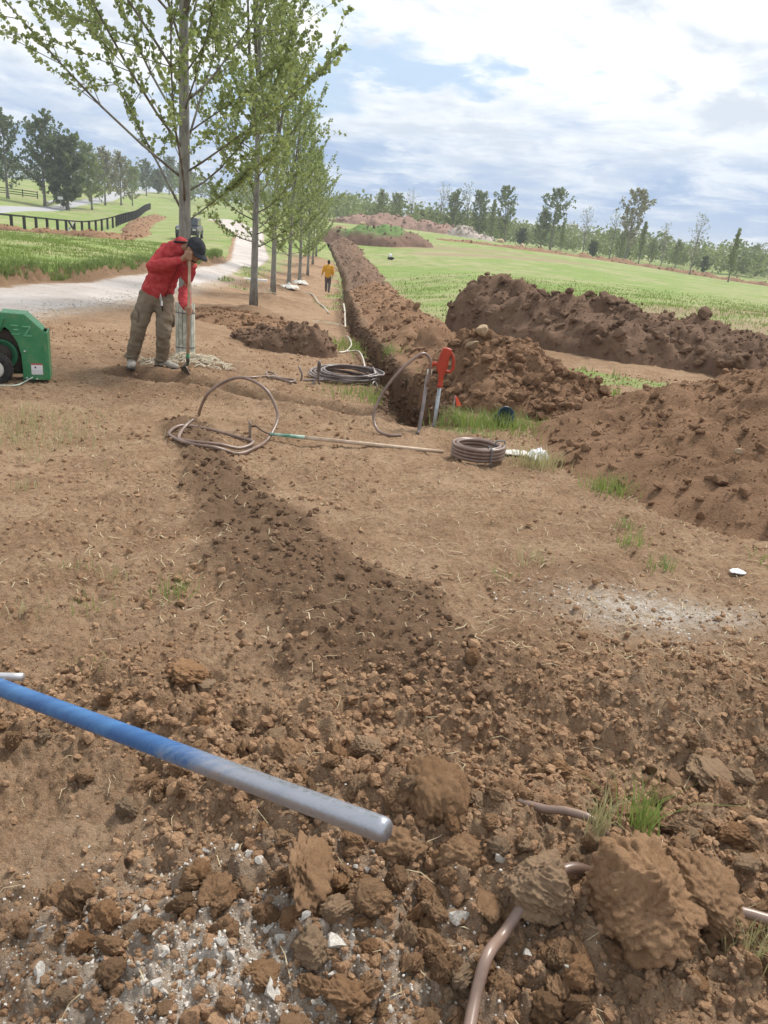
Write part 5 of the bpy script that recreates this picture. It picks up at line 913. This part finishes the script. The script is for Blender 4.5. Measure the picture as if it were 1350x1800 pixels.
def worker():
    J={k:sc9(v) for k,v in dict(hips=(-2.665,8.60,.752),neck=(-2.345,8.37,1.275),head=(-2.180,8.31,1.232),shR=(-2.520,8.50,1.205),elR=(-2.610,8.25,1.03),wrR=(-2.295,8.19,1.125),shL=(-2.245,8.36,1.085),elL=(-2.335,8.47,.80),wrL=(-2.275,8.29,.655),hipR=(-2.745,8.55,.725),knR=(-2.83,8.42,.355),anR=(-2.935,8.50,.0),hipL=(-2.59,8.62,.715),knL=(-2.56,8.45,.34),anL=(-2.615,8.55,-.02)).items()}
    g0=-.19; fz=lambda x,y: zat(x,y)
    root=thing('person','person in red fleece and khaki trousers bending over a shovel','person',(J['hips'][0],J['hips'][1],fz(J['hips'][0],J['hips'][1]))); O=np.array(root.location)
    J={k:v-O for k,v in J.items()}; fwd=unit(A3(.72,-.68,0)); rt=A3(fwd[1],-fwd[0],0)      # rt: the person's right
    topH=sc9((-2.200,8.19,1.215))-O; botH=sc9((-2.238,8.221,.065))-O; ax=unit(topH-botH)
    hR=topH-ax*.04; hL=botH+ax*.575
    sp=[J['hips'],J['hips']*.66+J['neck']*.34+fwd*-.04,J['hips']*.33+J['neck']*.67-fwd*.05,J['neck']-fwd*.03-A3(0,0,.02)]
    toe=lambda an,d: [an+A3(0,0,-.075),an+d*.10+A3(0,0,-.11),an+d*.17+A3(0,0,-.12)]
    dR=unit(A3(.25,-1,0)); dL=unit(A3(.95,-.35,0)); hd=J['head']; face=unit(A3(.72,-.42,-.62)); hup=unit(A3(.45,-.2,.72)-face*(A3(.45,-.2,.72)@face)); hs=np.cross(face,hup)
    nk=J['neck']; head=[loft([hd-hup*.075+face*.012,hd-hup*.02,hd+hup*.05],[.058,.075,.066],[.068,.092,.082],hs),loft([hd-hup*.10+face*.045,hd-hup*.05+face*.045],[.038,.052],[.04,.05],hs),loft([nk-A3(0,0,.03),nk*.45+hd*.55-face*.02],[.062,.056],[.06,.056],hs),
      loft([hd+face*.085+hup*.005,hd+face*.105-hup*.028,hd+face*.098-hup*.04],[.010,.014,.016],[.012,.014,.012],hs,8)]+[loft([hd+hs*s*.075+hup*.02-face*.005,hd+hs*s*.078-hup*.03-face*.002],[.007,.006],[.02,.014],hs,8) for s in(-1,1)]
    body=head+[loft(sp,[.14,.135,.155,.11],[.095,.095,.10,.07],rt),loft([J['shR'],J['elR'],J['wrR']],[.052,.042,.029],[.052,.042,.026],ax),loft([J['shL'],J['elL'],J['wrL']],[.052,.042,.029],[.052,.042,.026],ax),
      loft([J['hipR'],J['knR'],J['anR']],[.082,.056,.04],[.085,.056,.04],rt),loft([J['hipL'],J['knL'],J['anL']],[.082,.056,.04],[.085,.056,.04],rt)]
    for h,wr,fl in ((hR,J['wrR'],1),(hL,J['wrL'],1)):
        pn=unit(wr-h); body+=grip(h,ax,pn,.016,fl); pp_=unit(pn-ax*(pn@ax)); body.append(loft([wr,h+pp_*.034],[.028,.027],[.025,.018],ax))
    B=blob('body',body,.009,M_skin,root,3)
    for s in(-1,1):
        v,f=ico(2); ob('eye',mesh('eye',v*.009,f),M_hair,root,loc=tuple(hd+face*.083+hs*s*.03+hup*.012))
    blob('beard',[loft([hd-hup*.085+face*.062-hs*.03,hd-hup*.092+face*.078,hd-hup*.085+face*.062+hs*.03],.016,.016,hup,8)],.006,M_hair,root,2)
    blob('hair',[loft([hd-face*.055-hup*.03,hd-face*.05+hup*.03],[.060,.062],[.042,.046],hs)],.008,M_hair,root,2)
    # jacket
    jk=[loft([J['hips']+A3(0,0,.005),sp[1],sp[2],sp[3]-A3(0,0,.01)],[.182,.178,.195,.125],[.135,.135,.14,.085],rt),loft([J['shR']-unit(J['shR']-J['shL'])*.03,J['shR'],.5*(J['shR']+J['elR']),J['elR'],.45*J['elR']+.55*J['wrR'],J['wrR']*.96+J['elR']*.04],[.08,.083,.075,.07,.058,.044],[.08,.083,.075,.07,.058,.044],ax),
        loft([J['shL']-unit(J['shL']-J['shR'])*.03,J['shL'],.5*(J['shL']+J['elL']),J['elL'],.45*J['elL']+.55*J['wrL'],J['wrL']*.96+J['elL']*.04],[.08,.083,.075,.072,.062,.046],[.08,.083,.075,.072,.062,.046],ax),loft([nk-A3(0,0,.06)-fwd*.02,nk+fwd*.02+A3(0,0,.015)],[.10,.074],[.085,.07],rt)]
    JK=blob('fleece_jacket',jk,.011,M_fleece,root,4,.034,10,5)
    hem=[J['hips']+(rt*math.cos(a)*.186+np.cross(unit(J['neck']-J['hips']),rt)*math.sin(a)*.139)+unit(J['hips']-J['neck'])*.068 for a in np.linspace(0,2*math.pi,25)]; MB().tube(hem,.007,6,False).ob('hem',M_seam,JK,True)
    zp=[sp[0]*(1-t)+sp[2]*t+fwd*(.142+.01*t)-A3(0,0,.02)+rt*-.02 for t in np.linspace(-.05,1.25,9)]; MB().tube(zp,.006,6).ob('zip',simple('red_zip',(.26,.02,.022)),JK,True)
    v,f=clod_shape(77,2,3,.05,.4,0); ob('chest_badge',mesh('chest_badge',v,f),M_seam,JK,loc=tuple(sp[2]+fwd*.145-rt*.10+A3(0,0,.0)),scale=(.026,.012,.03))
    col=[nk+(rt*math.cos(a)*.078+fwd*math.sin(a)*.075)+A3(0,0,.022)+fwd*.022 for a in np.linspace(0,2*math.pi,21)]; MB().tube(col,.011,6,False).ob('collar',M_seam,JK,True)
    # trousers
    tr=[loft([J['hips']+A3(0,0,.10),J['hips'],J['hips']-A3(0,0,.06)],[.155,.172,.165],[.112,.13,.125],rt)]
    for s in 'RL': h,k,a=J['hip'+s],J['kn'+s],J['an'+s]; tr.append(loft([h+A3(0,0,-.01),.5*(h+k),k,.5*(k+a),a+A3(0,0,.04)],[.104,.098,.083,.078,.073],[.108,.10,.085,.078,.072],rt))
    TRo=blob('trousers',tr,.011,M_khaki,root,4,.026,12,8)
    for s,sd in (('R',1),('L',-1)):
        h,k,a=J['hip'+s],J['kn'+s],J['an'+s]; c=.35*h+.65*k+rt*sd*.088; v,f=clod_shape(80,3,6,.04,.5,0); V=np.array(v)*A3(.024,.085,.19)@np.array([[rt[0],rt[1],0],[fwd[0],fwd[1],0],[0,0,1]]); ob('cargo_pocket',mesh('cargo_pocket',V,f),M_khaki,TRo,loc=tuple(c))
        r_=[a+A3(0,0,.05)+rt*math.cos(q)*.078+fwd*math.sin(q)*.077 for q in np.linspace(0,2*math.pi,17)]; MB().tube(r_,.012,6,False).ob('cuff',M_khaki,TRo,True)
    kr=unit(fwd*.9+rt*.3); kp=J['hips']+kr*.15+A3(0,0,.0); KC=MB().tube(spline([kp,kp+A3(.012,-.01,-.04),kp+A3(.02,-.015,-.075),kp+A3(.0,-.012,-.06),kp],4),.004,6).ob('carabiner',M_bolt,root,True); MB().box(kp+A3(.018,-.012,-.105),(.02,.012,.055)).ob('key_tag',M_bag,KC,bevel=.003); MB().tube(spline([kp+A3(.02,-.012,-.13),kp+A3(.025,-.01,-.2),kp+A3(.02,0,-.24)],3),.008,6).ob('lanyard',M_seam,KC,True)
    # boots
    for s,d in (('R',dR),('L',dL)):
        a=J['an'+s]; sd=np.cross(d,A3(0,0,1)); gz=zat((a+O)[0],(a+O)[1])-O[2]
        b=blob('boot',[loft([a+A3(0,0,.06),a+A3(0,0,-.02),a*A3(1,1,0)+A3(0,0,gz+.07)],[.062,.058,.052],[.064,.060,.062],sd),loft([a*A3(1,1,0)+A3(0,0,gz+.055)-d*.06,a*A3(1,1,0)+A3(0,0,gz+.06)+d*.04,a*A3(1,1,0)+A3(0,0,gz+.045)+d*.14,a*A3(1,1,0)+A3(0,0,gz+.04)+d*.19],[.042,.046,.050,.040],[.042,.046,.036,.028],sd)],.009,M_boot,root,4,.008,20,3)
        MB().add(*loft([a*A3(1,1,0)+A3(0,0,gz+.012)-d*.07,a*A3(1,1,0)+A3(0,0,gz+.012)+d*.06,a*A3(1,1,0)+A3(0,0,gz+.012)+d*.20],[.046,.047,.05],[.016,.016,.016],sd)).ob('sole',M_sole,b,True)
    # cap
    cu=unit(hup*1.0-face*.12); cc=hd+hup*.035
    v,f=ico(4); V=np.array(v); V[:,2]=np.maximum(V[:,2],-.12); Mx=np.array([hs,face,cu]); V=(V*A3(.092,.112,.098))@Mx; CP_=ob('cap',mesh('cap',V,f),M_cap,root,loc=tuple(cc))
    br=[]; fb_=[]; n=15
    for lay in (0,.006):
        for rr_ in (0,1):
            for q in np.linspace(-1.05,1.05,n): rd=.10+(.085*math.cos(q*.95) if rr_ else 0); p=hs*math.sin(q)*.092*(1.0+.05*rr_)+face*(math.cos(q)*.100+ (.085*math.cos(q*1.1) if rr_ else 0))+cu*(-.008+lay-.018*rr_-.02*math.sin(q)**2*rr_); br.append(p)
    for i in range(n-1): fb_+=[(i,i+1,n+i+1,n+i),(2*n+i,3*n+i,3*n+i+1,2*n+i+1),(n+i,n+i+1,3*n+i+1,3*n+i)]
    MB().add(br,fb_).ob('brim',M_cap,CP_,True); v,f=ico(2); ob('top_button',mesh('top_button',v*.009,f),M_cap,CP_,loc=tuple(cu*.098))
    # shovel held in both hands
    S=thing('shovel','long wooden shovel held upright by the person in red','shovel',tuple(botH+O)); M_blade_=simple('shovel_steel',(.07,.06,.052),(.17,.15,.13),9,.5,.5,.6)
    D=topH-botH; MB().tube([A3(0,0,0),D*.5,D],[.0175,.017,.0155],12).ob('handle',simple('ash_handle',(.34,.22,.14),(.48,.34,.24),9,.55,.3),S,True); MB().tube([D*-.0,D*.10],[.0185,.0185],12).ob('green_band',simple('green_band',(.03,.16,.06)),S,True)
    MB().tube(spline([D*.06,A3(0,0,.02),A3(-.008,-.002,.0),A3(-.03,-.006,-.025),A3(-.045,-.008,-.035)],4),np.concatenate([np.linspace(.021,.016,16),[.013]]),10).ob('socket',M_blade_,S,True)
    e1=unit(A3(.42,.05,-.86)); e2=unit(A3(.5,-.80,.25)); e2=unit(e2-e1*(e2@e1)); e3=np.cross(e1,e2); V=[];F=[]; nu,nv=9,8
    for lay in (0,.005):
        for i in range(nu):
            t=i/(nu-1); wd=.105*(1 if t<.5 else math.sqrt(max(.02,1-((t-.5)/.5)**2)))
            for j in range(nv): q=-1+2*j/(nv-1); V.append(A3(-.05,-.010,-.03)+e1*t*.20+e2*q*wd+e3*(lay-.028*(1-q*q)))
    for i in range(nu-1):
        for j in range(nv-1): a=i*nv+j; F+=[(a,a+1,a+nv+1,a+nv),(nu*nv+a,nu*nv+a+nv,nu*nv+a+nv+1,nu*nv+a+1)]
    per=[j for j in range(nv)]+[i*nv+nv-1 for i in range(1,nu)]+[(nu-1)*nv+j for j in range(nv-2,-1,-1)]+[i*nv for i in range(nu-2,0,-1)]
    for a,b in zip(per,per[1:]+per[:1]): F.append((a,nu*nv+a,nu*nv+b,b))
    MB().add(V,F).ob('blade',M_blade_,S,True)
worker()
def walker():
    x,y=-4.0,42.0; z=zat(x,y); root=thing('person','person in yellow shirt walking away beside the trench','person',(x,y,z)); fwd=A3(-.08,.997,0); rt=A3(.997,.08,0)
    J=dict(hips=A3(0,0,.86),neck=A3(0,.02,1.38),head=A3(0,.06,1.53),shR=A3(.19,0,1.32),elR=A3(.25,-.03,1.06),wrR=A3(.24,.05,.84),shL=A3(-.19,0,1.32),elL=A3(-.27,-.03,1.08),wrL=A3(-.33,.03,.86),hipR=A3(.09,0,.83),knR=A3(.085,.08,.46),anR=A3(.07,-.02,.09),hipL=A3(-.09,0,.83),knL=A3(-.09,.10,.46),anL=A3(-.10,.22,.09))
    hd=J['head']; body=[loft([hd-A3(0,0,.07),hd,hd+A3(0,0,.055)],[.056,.073,.06],[.065,.09,.078],rt),loft([J['neck']-A3(0,0,.03),hd-A3(0,0,.06)],.052,.052,rt),loft([J['hips'],A3(0,0,1.05),A3(0,0,1.25),J['neck']],[.14,.13,.15,.07],[.095,.09,.10,.06],rt),loft([hd+A3(0,.085,.0),hd+A3(0,.10,-.03)],[.01,.014],[.012,.013],rt,8)]
    for s,sg in (('R',1),('L',-1)):
        body+=[loft([J['sh'+s],J['el'+s],J['wr'+s]],[.05,.04,.027],[.05,.04,.025],fwd),loft([J['hip'+s],J['kn'+s],J['an'+s]],[.08,.055,.04],[.082,.055,.04],rt)]+relaxed(J['wr'+s],J['wr'+s]-J['el'+s]+A3(0,0,-.2),fwd)+[loft([hd+A3(sg*.072,-.005,.02),hd+A3(sg*.075,0,-.03)],[.007,.006],[.018,.012],rt,8)]
    blob('body',body,.016,M_skin,root,2)
    blob('hair',[loft([hd+A3(0,-.02,-.03),hd+A3(0,-.015,.03),hd+A3(0,0,.065)],[.07,.078,.062],[.075,.082,.075],rt)],.012,M_hair,root,2)
    M_y=fleece('yellow_cotton',(.60,.30,.03),(.70,.38,.05)); sh_=[loft([J['hips']+A3(0,0,-.03),J['hips']+A3(0,0,.1),A3(0,0,1.2),J['neck']-A3(0,0,.05)],[.185,.175,.195,.13],[.13,.125,.135,.09],rt)]
    for s in 'RL': sh_.append(loft([J['sh'+s],.5*(J['sh'+s]+J['el'+s]),J['el'+s],.5*(J['wr'+s]+J['el'+s])],[.085,.075,.066,.052],[.085,.075,.066,.052],fwd))
    blob('shirt',sh_,.014,M_y,root,4,.02,9,4)
    tr=[loft([J['hips']+A3(0,0,.05),J['hips']-A3(0,0,.06)],[.16,.165],[.115,.12],rt)]+[loft([J['hip'+s],J['kn'+s],J['an'+s]+A3(0,0,.03)],[.095,.075,.062],[.098,.078,.062],rt) for s in 'RL']
    blob('trousers',tr,.014,simple('grey_purple_trousers',(.10,.085,.09),(.16,.14,.145),8,.9,.15),root,4,.02,10,6)
    for s in 'RL':
        a=J['an'+s]; blob('shoe',[loft([A3(a[0],a[1],.07),A3(a[0],a[1],.05)],.045,.05,rt),loft([A3(a[0],a[1]-.05,.045),A3(a[0],a[1]+.08,.045),A3(a[0],a[1]+.16,.035)],[.038,.045,.035],[.04,.04,.028],rt)],.012,M_sole,root,2)
walker()
# ---------------------------------------------------------------- thin haze over the whole place
hm=bpy.data.materials.new('haze'); hm.use_nodes=True; hn=hm.node_tree; hn.nodes.clear(); ho=hn.nodes.new('ShaderNodeOutputMaterial'); hv=hn.nodes.new('ShaderNodeVolumePrincipled')
hv.inputs['Color'].default_value=(.93,.96,1,1); hv.inputs['Density'].default_value=.0006; hv.inputs['Anisotropy'].default_value=.2; hn.links.new(hv.outputs[0],ho.inputs['Volume'])
ob('haze',MB().box((0,0,12),(9200,9200,34)).ob('x',hm).data,None,kind='stuff',label='thin pale haze in the air over the fields',cat='haze'); bpy.data.objects.remove(bpy.data.objects['x'])
